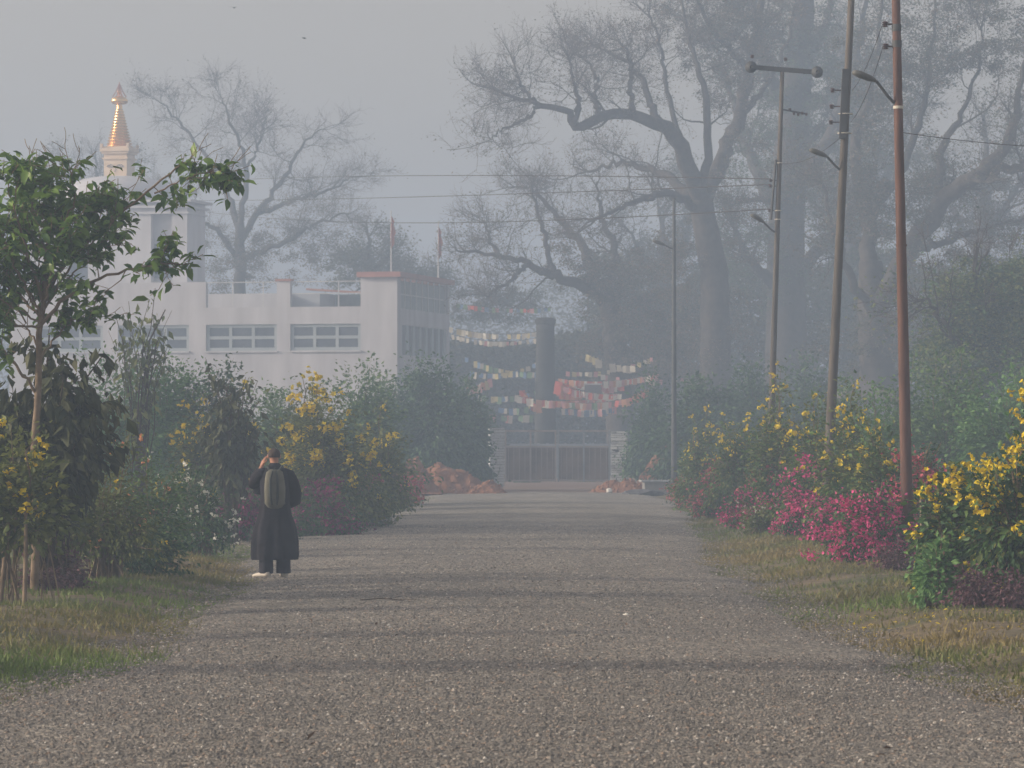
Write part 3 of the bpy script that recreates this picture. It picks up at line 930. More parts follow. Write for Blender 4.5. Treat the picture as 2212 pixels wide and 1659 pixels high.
M['gate_paint'] = m_noise('gate_paint', (0.22, 0.20, 0.20), (0.32, 0.29, 0.28), 3, 0.6)
M['gate_rust'] = m_noise('gate_rust', (0.13, 0.105, 0.095), (0.25, 0.195, 0.165), 1.2, 0.85)
def gate_leaf(x0, x1, Y, rz, lab):
    w = WX(x1, Y) - WX(x0, Y)
    g0 = 0.05
    rt = empty('metal_gate', (WX(x0, Y), Y, g0), rz, lab, 'gate', 'leaves of the metal gate')
    q = MB()
    for xx in (0, w * .5, w): q.box(xx - .035, xx + .035, -.035, .035, .12, 2.28)
    q.build('upright', M['pale_metal'] if x1 > 1250 else M['gate_paint'], rt)
    for z in (0.14, 1.55, 2.2):
        q = MB(); q.box(.036, w * .5 - .036, -.03, .03, z, z + .07); q.box(w * .5 + .036, w - .036, -.03, .03, z, z + .07); q.build('rail', M['gate_paint'], rt)
    for (a_, c_) in ((.036, w * .5 - .036), (w * .5 + .036, w - .036)):
        q = MB(); q.box(a_, c_, .02, .03, .22, 1.54); q.build('sheet_panel', M['gate_rust'], rt)
    nb = 9
    me = None
    for k in range(nb):
        xx = w * (k + .5) / nb
        if abs(xx - w * .5) < .08: continue
        q = MB(); q.box(-.011, .011, -.011, .011, .211, 1.549)
        if me is None: o = q.build('bar', M['gate_paint'], rt); me = o.data
        else: o = link('bar', me, rt)
        o.location = (xx, 0, 0)
gate_leaf(1092, 1200, 153, R(0), 'left leaf of the closed metal gate, beside the left slate pillar')
gate_leaf(1206, 1316, 153, R(0), 'right leaf of the closed metal gate, with pale uprights')

# red soil mounds
M['soil'] = m_noise('red_soil', (0.16, 0.075, 0.04), (0.32, 0.155, 0.09), 2.5, 0.95, 0.8, 10, bdist=0.06)
def mound(x, Y, w, d, h, lab, seed, peaks=3):
    pxx = WX(x, Y); n = 56
    rs = random.Random(seed)
    pk = [(rs.uniform(-.30, .30), rs.uniform(-.2, .2), rs.uniform(.5, 1)) for _ in range(peaks)]
    vs = []; fs = []
    for j in range(n):
        for i in range(n):
            u, v = i / (n - 1) * 2 - 1, j / (n - 1) * 2 - 1
            z = 0
            for (a, b, c) in pk:
                z = max(z, c * max(0, 1 - 1.35 * math.hypot((u - a), (v - b) * .8)))
            e = max(0, 1 - max(abs(u), abs(v)) ** 4)
            z = h * z ** .7 * e * .92 + e * (0.10 * h * noise.noise(Vector((u * 3 + seed, v * 3, 0))) + .09 * h * noise.noise(Vector((u * 8, v * 8 + seed, 0))) + .05 * noise.noise(Vector((u * 21, v * 21 + seed, 0))))
            vs.append((u * w / 2, v * d / 2, z - 0.12 + 0.05))
    fs = [(j * n + i, j * n + i + 1, (j + 1) * n + i + 1, (j + 1) * n + i) for j in range(n - 1) for i in range(n - 1)]
    rt = empty('soil_mound', (pxx, Y, float(gz(pxx, Y))), 0, lab, 'soil mound', 'red soil heaps by the gate')
    link('soil', py_mesh('soil', vs, fs, M['soil'], True), rt)
    q = MB()
    for k in range(260):
        v = vs[rs.randrange(len(vs))]; s = rs.uniform(.02, .09)
        q.add([(v[0] + s * a, v[1] + s * b, v[2] + s * c) for a, b, c in ((1, 0, 0), (0, 1, 0), (-1, 0, 0), (0, -1, 0), (.1, .1, .9), (0, 0, -.5))],
              [(0, 1, 4), (1, 2, 4), (2, 3, 4), (3, 0, 4), (1, 0, 5), (2, 1, 5), (3, 2, 5), (0, 3, 5)])
    q.build('clod', M['soil'], rt, kind='stuff')
mound(975, 131, 4.9, 3.0, 1.6, 'largest heap of red soil, left of the left gate pillar', 3, 4)
mound(880, 129, 2.4, 2.0, 1.35, 'small heap of red soil at the far left, half behind bushes', 5, 3)
mound(1035, 129, 2.4, 1.6, .75, 'low spill of red soil in front of the left gate pillar', 8, 3)
mound(1440, 139, 3.0, 2.4, 1.85, 'steep heap of red soil behind the slender lamp post', 11, 2)
mound(1345, 133, 2.9, 1.8, .72, 'flat spread of red soil at the foot of the right gate pillar', 14, 4)

def rock_mesh(name, s, mat, seed, flat=.7):
    b = bmesh.new(); bmesh.ops.create_icosphere(b, subdivisions=2, radius=1)
    for v in b.verts:
        d = 1 + .35 * noise.noise(v.co * 1.4 + Vector((seed, 0, 0))); v.co = Vector((v.co.x * d * s[0], v.co.y * d * s[1], v.co.z * d * s[2]))
    me = bpy.data.meshes.new(name); b.to_mesh(me); b.free(); me.materials.append(mat); return me
M['white_stone'] = m_noise('white_stone', (0.65, 0.63, 0.58), (0.85, 0.83, 0.78), 6, 0.8)
M['rag'] = m_noise('dark_cloth_heap', (0.06, 0.06, 0.07), (0.13, 0.13, 0.14), 6, 0.9)
o = link('stone', rock_mesh('stone', (.12, .10, .10), M['white_stone'], 3), loc=(WX(1316, 130), 130, .12)); tag(o, 'small bright white stone lying before the red soil by the right gate pillar', 'stone')
for (x, y, Y, s, lab) in ((1512, 1090, 105, .10, 'cream stone at the road edge beside the slender lamp post'), (1500, 1096, 104, .16, 'longer cream stone lying beside the lamp post bushes'),
                          (1640, 1140, 77, .05, 'small white stone under the magenta bougainvillea'), 
                          (1352, 1345, 39, .03, 'pale stone standing out of the gravel, right of the middle'), (865, 1487, 28.2, .02, 'whitish pebble standing out on the near gravel, left of the middle')):
    xx = WX(x, Y); o = link('stone', rock_mesh('stone', (s * 1.3, s, s), M['white_stone'], Y), loc=(xx, Y, max(float(gz(xx, Y)), .03) + s * .4)); tag(o, lab, 'stone')
o = link('debris_heap', rock_mesh('debris_heap', (.75, .4, .14), M['rag'], 6), loc=(WX(1388, 128.5), 128.5, .06)); tag(o, 'dark flat heap of debris between the white stone and the concrete culvert', 'debris')
cu = empty('concrete_culvert', (WX(1421, 129.5), 129.5, 0), R(3), 'low grey concrete block with a pale slab on top, beside the slender lamp post', 'culvert')
q = MB(); q.box(-.50, .62, -.4, .5, -.1, .44); q.build('block', m_noise('grey_concrete', (.20, .20, .19), (.28, .28, .27), 3, .9), cu)
q = MB(); q.box(-.62, .68, -.5, .6, .442, .50); q.build('slab', M['slate'], cu)
q = MB(); q.add([(-.1, -.04, 0), (.1, -.04, 0), (.1, .04, 0), (-.1, .04, 0), (-.08, -.03, .26), (.05, -.03, .24), (.05, .03, .24), (-.08, .03, .26), (.04, -.02, .15), (.13, -.02, .22), (.13, .02, .22), (.04, .02, .15)],
    [(0, 3, 2, 1), (4, 5, 6, 7), (0, 1, 5, 4), (1, 2, 6, 5), (2, 3, 7, 6), (3, 0, 4, 7), (8, 9, 10, 11)])
o = q.build('paper_scrap', M['white_stone'], loc=(WX(1788, 66), 66, float(gz(WX(1788, 66), 66)) + .04)); tag(o, 'crumpled white scrap caught at the left of the brightest magenta bush', 'litter')
# thin stick on the road
q = MB(); q.tube([(-.30, 0, .02), (-.05, .06, .035), (.15, .03, .02), (.34, -.08, .03)], [.007, .006, .005, .003], 5, 0); q.tube([(.02, .05, .03), (.14, .16, .05)], [.006, .003], 4)
o = q.build('stick', M['stem_dark'], loc=(WX(835, 42), 42, .06)); tag(o, 'thin dark stick lying on the gravel, right of the walker', 'stick')

# hut seen between the poles on the right
M['thatch'] = m_noise('pinkish_roof_sheet', (0.12, 0.10, 0.10), (0.18, 0.155, 0.15), 4, 0.9, stretch=(6, 1, 1))
ht = empty('small_hut', (WX(1862, 158), 158, -.3), R(12), 'small hut whose pinkish pitched roof shows over the bushes between the poles', 'hut')
q = MB(); q.box(-1.1, 1.1, -1, 1, 0, 3.9); q.build('wall', M['inner'], ht)
q = MB(); q.add([(-1.5, -1.4, 3.85), (1.5, -1.4, 3.85), (1.5, 1.4, 3.85), (-1.5, 1.4, 3.85), (-.2, 0, 4.75), (.3, 0, 4.75)], [(0, 1, 5, 4), (2, 3, 4, 5), (1, 2, 5), (3, 0, 4), (0, 3, 2, 1)]); q.build('roof', M['thatch'], ht)

# ------------------------------------------------------------------ poles and wires
M['rust'] = m_noise('rusty_red_steel', (0.075, 0.040, 0.032), (0.155, 0.080, 0.060), 3, 0.75, 0.3, 20, stretch=(4, 4, .6))
M['pole_grey'] = m_noise('weathered_grey_steel', (0.07, 0.062, 0.055), (0.13, 0.115, 0.10), 3, 0.8, 0.2, stretch=(4, 4, .6))
M['pole_dark'] = m_noise('dark_steel', (0.05, 0.055, 0.06), (0.09, 0.095, 0.10), 3, 0.7)
M['porcelain'] = m_noise('brown_porcelain', (0.05, 0.03, 0.03), (0.09, 0.05, 0.05), 3, 0.3, spec=.5)
M['lamp'] = m_noise('lamp_housing', (0.10, 0.105, 0.10), (0.16, 0.165, 0.155), 3, 0.6)
M['wire'] = m_noise('cable', (0.04, 0.04, 0.045), (0.06, 0.06, 0.065), 3, 0.7)
M['wrap'] = m_noise('pale_wire_wrap', (0.5, 0.48, 0.42), (0.65, 0.62, 0.55), 3, 0.6)

def pole_base(xt, yt, xb, yb, Y, wt, wb, mat, lab, name='utility_pole', band=None):
    """columns/rows of the top and of a low point of the shaft, continued to the ground"""
    k = Y / FPX
    top = W(xt, yt, Y); low = W(xb, yb, Y)
    g = 0.0
    f = (top.z - g) / (top.z - low.z)
    base = top + (low - top) * f
    gzv = float(gz(base.x, Y))
    rt = empty(name, (base.x, Y, gzv), 0, lab, 'lamp post' if name == 'lamp_post' else 'utility pole', 'poles along the right side of the road')
    a = Vector((0, 0, -0.15)); b = top - Vector((base.x, Y, gzv))
    q = MB(); n = 7
    pts = [a.lerp(b, i / (n - 1)) for i in range(n)]
    rs = []
    for i in range(n):
        rs.append((wb + (wt - wb) * i / (n - 1)) * k / 2)
    q.tube(pts, rs, 16); sh = q.build('shaft', mat, rt, smooth=True)
    def at(y):
        """point of the shaft axis at picture row y, in the pole's own coordinates"""
        z = EYE + (HOR - y) * k - gzv
        t = z / b.z; return Vector((b.x * t, 0, z)), (wb + (wt - wb) * t) * k / 2
    return rt, at, k, gzv, base

def lamp_head(rt, at, k, x0, y0, x1, y1, arm_y, size=.17):
    """street lamp: wide end at (x0,y0), narrow end at (x1,y1), arm fixed to the shaft at row arm_y"""
    p, r = at(arm_y)
    base = Vector((rt.location.x, rt.location.y, rt.location.z))
    a = W(x0, y0, rt.location.y) - base; b = W(x1, y1, rt.location.y) - base
    a.y -= .25; b.y -= .12
    q = MB(); mid = b.lerp(p, .5); mid.z -= .02
    q.tube([p, mid, b], .022, 6); q.build('lamp_arm', M['pole_dark'], rt)
    d = (b - a); L = d.length; d.normalize()
    up = Vector((0, 0, 1)); side = d.cross(up).normalized(); u2 = side.cross(d)
    prof = [(0, .25, .35), (.08, .75, .8), (.3, 1.0, 1.0), (.7, .9, .9), (.9, .55, .6), (1.0, .25, .3)]
    q = MB(); kk = 10; vs = []
    for (t, w_, h_) in prof:
        c = a + d * L * t
        for j in range(kk):
            an = 2 * math.pi * j / kk; vs.append(c + side * math.cos(an) * w_ * size * .85 + u2 * (math.sin(an) * h_ * size * (.62 if math.sin(an) > 0 else .38)))
    fs = [(i * kk + j, i * kk + (j + 1) % kk, (i + 1) * kk + (j + 1) % kk, (i + 1) * kk + j) for i in range(len(prof) - 1) for j in range(kk)]
    fs += [tuple(range(kk - 1, -1, -1)), tuple((len(prof) - 1) * kk + j for j in range(kk))]
    q.add(vs, fs); q.build('lamp_head', M['lamp'], rt, smooth=True)

def insulator(rt, c, s, parent=None, bracket_to=None):
    q = MB(); q.lathe([(.3 * s, -.5 * s), (.55 * s, -.4 * s), (.3 * s, -.22 * s), (.6 * s, -.05 * s), (.3 * s, .1 * s), (.62 * s, .25 * s), (.35 * s, .45 * s), (.15 * s, .5 * s)], 10, tuple(c))
    if bracket_to is not None: q.tube([c, bracket_to], .012, 5)
    return q.build('insulator', M['porcelain'], rt)

def ring(rt, at, y, mat, h=.02, ex=.008):
    p, r = at(y); q = MB(); q.lathe([(r + ex, -h), (r + ex, h)], 16, tuple(p)); q.build('band', mat, rt)

# nearest pole: rusty, leaning left
p1, at1, k1, g1, b1 = pole_base(1934, -60, 1957, 1000, 53.0, 17.5, 27, M['rust'], 'thickest rusty red steel pole, nearest and rightmost, leaning slightly left')
for y in (52, 100):
    c, r = at1(y); cc = c + Vector((-r - .10, 0, 0)); insulator(p1, cc, .085, bracket_to=c)
for y in (232,): ring(p1, at1, y, M['wrap'])
for y in (60, 95): ring(p1, at1, y, M['pole_dark'], .05)
ring(p1, at1, 530, M['rust'], .015)
lamp_head(p1, at1, k1, 1838, 160, 1892, 178, 232, .10)
# second pole: grey, leaning right, with a long channel bolted on
p2, at2, k2, g2, b2 = pole_base(1842, -60, 1796, 880, 70.0, 14, 23, M['pole_grey'], 'dark grey pole leaning right with a channel bolted on, second nearest')
q = MB(); a, ra_ = at2(300); b, rb_ = at2(150); q.tube([a + Vector((-.05, -.06, 0)), b + Vector((-.05, -.06, 0))], [.085, .085], 4); q.build('channel', M['pole_dark'], p2)
for y in (195, 230, 264):
    c, r = at2(y); insulator(p2, c + Vector((-r - .20, 0, 0)), .085, bracket_to=c)
for y in (246, 288): ring(p2, at2, y, M['wrap'], .008, .07)
lamp_head(p2, at2, k2, 1746, 326, 1786, 340, 372, .10)
# third pole: crossarm with two disc insulators
p3, at3, k3, g3, b3 = pole_base(1690, 148, 1668, 850, 90.0, 8.5, 16, M['pole_grey'], 'slim grey pole with a T-shaped crossarm and disc insulators')
base3 = Vector(p3.location)
A3 = W(1622, 145, 90) - base3; B3 = W(1765, 156, 90) - base3
q = MB(); q.tube([A3, B3], [.075, .075], 4); q.build('crossarm', M['pole_dark'], p3)
for e in (A3, B3):
    q = MB(); vs = []
    kk = 14
    prof = [(.04, -.12), (.14, -.08), (.145, .0), (.12, .07), (.05, .12)]
    for (r_, y_) in prof:
        for j in range(kk):
            an = 2 * math.pi * j / kk; vs.append(e + Vector((r_ * math.cos(an), y_, r_ * math.sin(an))))
    fs = [(i * kk + j, i * kk + (j + 1) % kk, (i + 1) * kk + (j + 1) % kk, (i + 1) * kk + j) for i in range(len(prof) - 1) for j in range(kk)]
    fs += [tuple(range(kk)), tuple((len(prof) - 1) * kk + j for j in range(kk - 1, -1, -1))]
    q.add(vs, fs); q.build('disc_insulator', M['pole_dark'], p3, smooth=True)
for xx, yy in ((1625, 122), (1697, 128)):
    insulator(p3, W(xx, yy, 90) - base3, .09)
q = MB(); c, r = at3(236); e = W(1742, 246, 90) - base3; q.tube([c, e], .02, 5); q.build('bracket', M['pole_dark'], p3)
for i in range(5):
    m_ = c.lerp(e, .35 + .16 * i); insulator(p3, m_ + Vector((0, -.02, random.uniform(-.06, .04))), .07)
for y in (390, 402, 455): 
    c, r = at3(y); insulator(p3, c + Vector((-r - .14, 0, 0)), .075, bracket_to=c)
for y in (352, 455, 474): ring(p3, at3, y, M['wrap'], .012, .02)
q = MB(); a, _ = at3(475); b, _ = at3(345); q.tube([a + Vector((-.16, -.03, 0)), b + Vector((-.09, -.03, 0))], [.03, .03], 5); q.build('conduit', M['pole_dark'], p3)
lamp_head(p3, at3, k3, 1620, 465, 1650, 482, 505, .11)
# fourth: slender lamp post
p4, at4, k4, g4, b4 = pole_base(1456, 428, 1456, 1060, 127.0, 6.5, 13, M['pole_dark'], 'slender dark lamp post, farthest of the four, beside the concrete culvert', 'lamp_post')
lamp_head(p4, at4, k4, 1409, 521, 1438, 531, 538, .13)

def wire(a, b, sag, r, label, n=24, name='power_line', grp=None, cat='wire'):
    a = Vector(a); b = Vector(b); pts = []
    for i in range(n + 1):
        t = i / n; p = a.lerp(b, t); p.z -= sag * 4 * t * (1 - t); pts.append(p)
    q = MB(); q.tube(pts, r, 5); o = q.build(name, M['wire']); tag(o, label, cat, grp)
    return o
for (y, yl, sag, lab) in ((390, 393, -.2, 'uppermost of three long wires across the sky to the temple'), (402, 433, .1, 'middle of three long wires across the sky to the temple'), (455, 455, .5, 'lowest of three long wires across the sky to the temple')):
    c, r = at3(y); c = c + base3 + Vector((-r - .14, 0, .04))
    wire(c, W(425, yl, 209), sag, .013, lab, grp='long wires to the temple')
def pp(at, rt, y): return at(y)[0] + Vector(rt.location)
wire(pp(at1, p1, 100) + Vector((-.2, 0, 0)), pp(at2, p2, 264) + Vector((.1, 0, 0)), .15, .005, 'thin drop wire sagging between the rusty pole and the dark grey pole', grp='thin wires between the poles')
wire(pp(at1, p1, 52) + Vector((-.2, 0, 0)), pp(at2, p2, 195) + Vector((.1, 0, 0)), .12, .005, 'upper thin wire from the rusty pole to the dark grey pole', grp='thin wires between the poles')
wire(pp(at2, p2, 288), pp(at3, p3, 352), .2, .006, 'thin wire from the dark grey pole to the crossarm pole', grp='thin wires between the poles')
wire(pp(at1, p1, 285), W(2260, 318, 60), .03, .006, 'single wire leaving the rusty pole to the right edge', grp='thin wires between the poles')

# ------------------------------------------------------------------ trees
def tree(label, x, Y, limbs, group=None, twn=(7, 6, 5), tw_len=(3.0, 1.6, .9), leaves=0, lsize=.16, leafmat='leaf_far', mats=None, mprob=None,
         bigfoliage=None, up=.06, name='tree', barkmat='bark', wig=.28, seedlimbs=None, jitter=.25, dscale=1.0, twigr=1.0, lo0=.3):
    """limbs: lists of (x, y, width, depth offset) in picture units for the main boughs"""
    gx0 = WX(x, Y); g0 = float(gz(gx0, Y)) - .1
    rt = empty(name, (gx0, Y, g0), 0, label, 'tree', group)
    base = np.array([gx0, Y, g0])
    Vs = []; main = []
    for lb in limbs:
        rows = []
        for q in lb:
            xx, yy, ww = q[0], q[1], q[2]; dd = q[3] if len(q) > 3 else 0
            p = W(xx, yy, Y); s = (Y + dd) / Y
            rows.append((p.x * s - base[0], Y + dd - base[1], EYE + (p.z - EYE) * s - base[2], ww * Y / FPX / 2))
        c = spline(rows, 24)
        # gnarl
        c[2:, :3] += rng.normal(size=(22, 3)) * np.clip(.12 - c[2:, 3:4] * .12, .015, .07)
        main.append(c)
    P0 = np.array([c[:, :3] for c in main]); R0 = np.array([c[:, 3] for c in main])
    Vt, Ft = batch_tubes(P0, R0, 10)
    link('trunk', np_mesh('trunk', Vt, Ft, M[barkmat], smooth=True), rt)
    # exclude the bare bole from sprouting: those points with thick radius
    sel = [i for i in range(len(main)) if main[i][-1, 3] < .25]
    P1, R1 = sprout(P0[sel], R0[sel], twn[0], lo0, 1.0, tw_len[0], .75, 7, up, .42 * twigr, wig)
    Pe, Re = sprout(P0[sel], R0[sel], 3, .97, 1.0, tw_len[0] * 1.1, .3, 7, up, .8, wig * .7)
    P1 = np.concatenate([P1, Pe]); R1 = np.concatenate([R1, Re])
    P2, R2 = sprout(P1, R1, twn[1], .2, 1.0, tw_len[1], .7, 6, up, .5, wig)
    P3, R3 = sprout(P2, R2, twn[2], .15, 1.0, tw_len[2], .7, 4, up, .55, wig)
    R1 = np.maximum(R1, .016); R2 = np.maximum(R2, .010); R3 = np.maximum(R3, .0065)
    Vt, Ft = join_tubes([batch_tubes(P1, R1, 5), batch_tubes(P2, R2, 4)])
    link('branches', np_mesh('branches', Vt, Ft, M[barkmat]), rt, kind='stuff')
    Vt, Ft = batch_tubes(P3, R3, 3)
    link('twigs', np_mesh('twigs', Vt, Ft, M['twig']), rt, kind='stuff')
    pts = []
    if leaves:
        pool = np.concatenate([P3[:, 1:].reshape(-1, 3), P2[:, 2:].reshape(-1, 3)])
        # clumpy: weight by coarse noise
        w = vnoise(pool[:, 0] + pool[:, 1] * .7, pool[:, 2], 2.2, 31) ; w = np.clip((w - .42) * 6, .03, 1); w /= w.sum()
        L = pool[rng.choice(len(pool), leaves, p=w)] + rng.normal(size=(leaves, 3)) * jitter
        pts.append(L)
    if bigfoliage:
        for (fx, fy, fw, fh, fd, n_) in bigfoliage:
            c = W(fx, fy, Y); k = Y / FPX
            nc = max(6, int(n_ / 160))
            cc = rng.normal(size=(nc, 3)); cc = unit(cc) * (rng.random((nc, 1)) ** .45)
            cc = cc * np.array([fw * k / 2, fd, fh * k / 2]) + np.array([c.x, Y + rng.normal() * .5, c.z]) - base
            kidx = rng.integers(0, nc, n_)
            off = unit(rng.normal(size=(n_, 3))) * (rng.random((n_, 1)) ** .5) * np.array([.75, .75, .5]) * (0.5 + .9 * rng.random(nc))[kidx][:, None]
            pts.append(cc[kidx] + off)
    if pts:
        L = np.concatenate(pts); L[:, 2] = np.maximum(L[:, 2], .1)
        leaf_obj('foliage', L, lsize, M[leafmat], rt, up=.5, droop=.25, mats=[M[a] for a in mats] if mats else None, mprob=mprob)
    return rt

# the great bare-limbed tree
tree('huge old tree with a long bare gnarled limb reaching far left over the gate', 1545, 190,
     [[(1548, 985, 84), (1545, 800, 70), (1545, 620, 62), (1530, 520, 56), (1512, 420, 50)],
      [(1512, 430, 40), (1478, 330, 36, -2), (1430, 272, 30, -3), (1370, 247, 24, -4), (1300, 256, 22, -5), (1244, 276, 20, -5), (1225, 240, 15, -5), (1170, 226, 12, -6), (1118, 214, 9, -6), (1078, 196, 5, -6)],
      [(1432, 276, 20, -3), (1400, 210, 15, -2), (1372, 150, 11, -1), (1320, 118, 7, 0), (1285, 100, 4, 0)],
      [(1372, 250, 14, -4), (1362, 200, 11, -5), (1366, 150, 8, -6), (1345, 100, 4, -6)],
      [(1240, 268, 12, -5), (1250, 225, 10, -6), (1238, 180, 8, -7), (1232, 130, 4, -7)],
      [(1300, 256, 14, -5), (1283, 215, 10, -4), (1290, 170, 8, -3), (1262, 125, 4, -3)],
      [(1170, 226, 9, -6), (1130, 262, 7, -7), (1085, 280, 4, -8), (1062, 300, 3, -8)],
      [(1160, 226, 8, -6), (1130, 190, 7, -6), (1110, 150, 4, -5)],
      [(1505, 440, 28), (1450, 388, 20, 2), (1390, 365, 15, 4), (1330, 352, 10, 5), (1270, 372, 5, 6)],
      [(1500, 450, 22), (1440, 420, 16, -3), (1360, 440, 11, -5), (1290, 470, 6, -6)],
      [(1515, 440, 40), (1562, 340, 36, 3), (1600, 240, 30, 4), (1622, 140, 24, 4), (1640, 20, 16, 4), (1650, -80, 8, 4)],
      [(1512, 440, 22), (1530, 300, 18, -2), (1520, 190, 14, -2), (1490, 90, 9, -1), (1470, 0, 5, 0)],
      [(1618, 160, 20, 4), (1580, 110, 14, 2), (1530, 50, 9, 1), (1500, -30, 5, 0)],
      [(1600, 250, 18, 4), (1660, 180, 12, 5), (1700, 90, 8, 6), (1720, 0, 5, 6)],
      [(1480, 335, 14, -2), (1440, 200, 10, 0), (1430, 110, 7, 2), (1400, 30, 4, 3)]],
     twn=(9, 7, 6), tw_len=(2.3, 1.3, .8), leaves=16000, lsize=.10, mats=['leaf_far', 'leaf_dry'], mprob=[.4, .6], twigr=.7,
     bigfoliage=[(1565, 120, 220, 260, 3.5, 9000), (1640, 60, 220, 220, 3, 9000), (1620, 420, 230, 300, 3, 9000), (1500, 20, 320, 120, 4, 7000), (1540, 760, 260, 330, 3, 14000), (1460, 560, 120, 220, 3, 6000)])
# dense tree behind it
tree('broad dense tree with a thick dark trunk behind the crossarm pole', 1715, 214,
     [[(1700, 985, 110), (1698, 700, 88), (1700, 480, 80), (1712, 300, 74), (1728, 120, 60), (1740, -40, 40), (1750, -150, 8)],
      [(1702, 500, 40), (1640, 380, 30, 3), (1600, 280, 20, 5), (1570, 160, 10, 6)],
      [(1706, 420, 44), (1780, 320, 34, -3), (1830, 200, 24, -4), (1860, 80, 14, -4), (1880, -60, 6, -4)],
      [(1716, 260, 36), (1660, 160, 24, -2), (1640, 60, 16, -3), (1620, -60, 6, -3)],
      [(1700, 600, 34), (1790, 520, 26, 3), (1850, 440, 18, 4), (1900, 330, 8, 5)],
      [(1725, 140, 30), (1780, 60, 20, 3), (1800, -40, 10, 4)],
      [(1700, 640, 30), (1620, 560, 20, -2), (1580, 480, 8, -3)]],
     twn=(9, 6, 5), tw_len=(3.3, 1.8, 1.0), leaves=20000, lsize=.13, twigr=.8, mats=['leaf_far', 'leaf_deep'], mprob=[.7, .3],
     bigfoliage=[(1700, 90, 330, 300, 4, 20000), (1720, 330, 320, 330, 4, 18000), (1800, 230, 230, 330, 4, 12000), (1620, 560, 200, 260, 4, 8000), (1800, 600, 240, 300, 4, 12000)])
tree('wide tree on the far right with a big bough curving up to the right', 1885, 178,
     [[(1905, 985, 96), (1895, 800, 78), (1885, 660, 64), (1880, 560, 50)],
      [(1885, 680, 52), (1960, 545, 44, -1), (2040, 428, 38, -2), (2110, 382, 32, -3), (2176, 305, 24, -3), (2200, 220, 15, -3), (2215, 120, 7, -3)],
      [(2110, 382, 22, -3), (2180, 362, 20, -3), (2250, 350, 14, -3), (2330, 300, 6, -3)],
      [(2030, 440, 22, -2), (2035, 330, 18, -1), (2075, 250, 12, 0), (2110, 150, 7, 1), (2120, 60, 4, 1)],
      [(1882, 600, 40), (1870, 460, 32, 2), (1850, 320, 24, 3), (1880, 180, 15, 3), (1900, 60, 9, 3), (1910, -60, 4, 3)],
      [(1875, 480, 26, 2), (1940, 380, 20, 2), (1985, 260, 14, 2), (2010, 140, 9, 2), (2020, 0, 5, 2)],
      [(1965, 540, 20, -1), (2050, 520, 14, 1), (2130, 490, 9, 2), (2200, 480, 5, 2)],
      [(1890, 690, 24), (1840, 600, 18, -2), (1800, 500, 12, -3), (1780, 400, 5, -3)]],
     twn=(8, 7, 6), tw_len=(2.7, 1.5, .9), leaves=18000, lsize=.12, twigr=.8, mats=['leaf_far', 'leaf_dry'], mprob=[.7, .3],
     bigfoliage=[(1960, 130, 360, 300, 4, 14000), (2130, 60, 240, 220, 3.5, 7000), (1990, 420, 200, 280, 3, 9000), (1870, 400, 160, 400, 3, 9000), (2010, 640, 240, 240, 4, 11000), (1900, 760, 330, 240, 4, 9000), (2180, 520, 140, 140, 3, 2500)])
# leaning tree with low bough left of the great tree
tree('low spreading tree with a bare bough dipping left beside the temple corner', 1330, 198,
     [[(1345, 985, 70), (1335, 800, 56), (1320, 680, 46), (1296, 620, 34)],
      [(1300, 632, 30), (1230, 606, 22, -2), (1180, 592, 17, -3), (1130, 566, 13, -4), (1070, 552, 9, -4), (1000, 540, 5, -5)],
      [(1140, 570, 10, -4), (1100, 606, 8, -5), (1050, 642, 4, -6)],
      [(1200, 600, 13, -2), (1180, 520, 11, -2), (1164, 460, 8, -2), (1150, 400, 4, -2)],
      [(1300, 640, 26), (1265, 545, 20, 2), (1215, 480, 15, 3), (1170, 430, 9, 3), (1130, 400, 4, 3)],
      [(1310, 660, 24), (1330, 560, 18, 3), (1300, 470, 11, 4), (1290, 400, 5, 4)],
      [(1080, 553, 8, -4), (1060, 520, 6, -3), (1050, 480, 3, -3)]],
     twn=(10, 7, 6), tw_len=(1.9, 1.1, .7), leaves=3500, lsize=.12, mats=['leaf_far', 'leaf_dry'], mprob=[.5, .5], twigr=.7,
     bigfoliage=[(1215, 545, 80, 150, 2, 1800), (1265, 600, 110, 120, 2.5, 3000), (1350, 650, 210, 230, 4, 12000), (1350, 800, 240, 240, 4, 12000), (1470, 760, 240, 330, 4, 15000)])
tree('bare forked tree showing above the temple roof, left of the flagpoles', 520, 236,
     [[(525, 985, 40), (520, 760, 31), (520, 600, 25), (518, 480, 20)],
      [(518, 500, 16), (488, 410, 12, 1), (440, 330, 8, 2), (385, 262, 6, 3), (345, 215, 2, 3)],
      [(518, 490, 14), (532, 400, 12, -1), (522, 320, 8, -2), (495, 260, 6, -2), (480, 205, 2, -2)],
      [(525, 380, 8, -1), (560, 310, 6, 0), (575, 250, 2, 0)],
      [(520, 520, 17), (570, 440, 13, 2), (620, 375, 9, 3), (650, 320, 6, 3), (700, 275, 2, 3)],
      [(560, 460, 12, 2), (640, 430, 9, 1), (710, 410, 6, 0), (765, 380, 2, 0)],
      [(525, 560, 14), (620, 520, 10, -2), (690, 480, 6, -3), (750, 460, 3, -3)],
      [(515, 560, 13), (470, 500, 10, -2), (420, 470, 6, -3), (380, 430, 2, -3)]],
     twn=(11, 8, 7), tw_len=(2.4, 1.4, .8), leaves=5000, lsize=.11, twigr=.8, mats=['leaf_far', 'leaf_dry'], mprob=[.5, .5],
     bigfoliage=[(560, 540, 230, 200, 3, 9000), (680, 560, 160, 170, 3, 4500), (500, 600, 150, 160, 3, 5000), (640, 440, 180, 120, 3, 1800)])
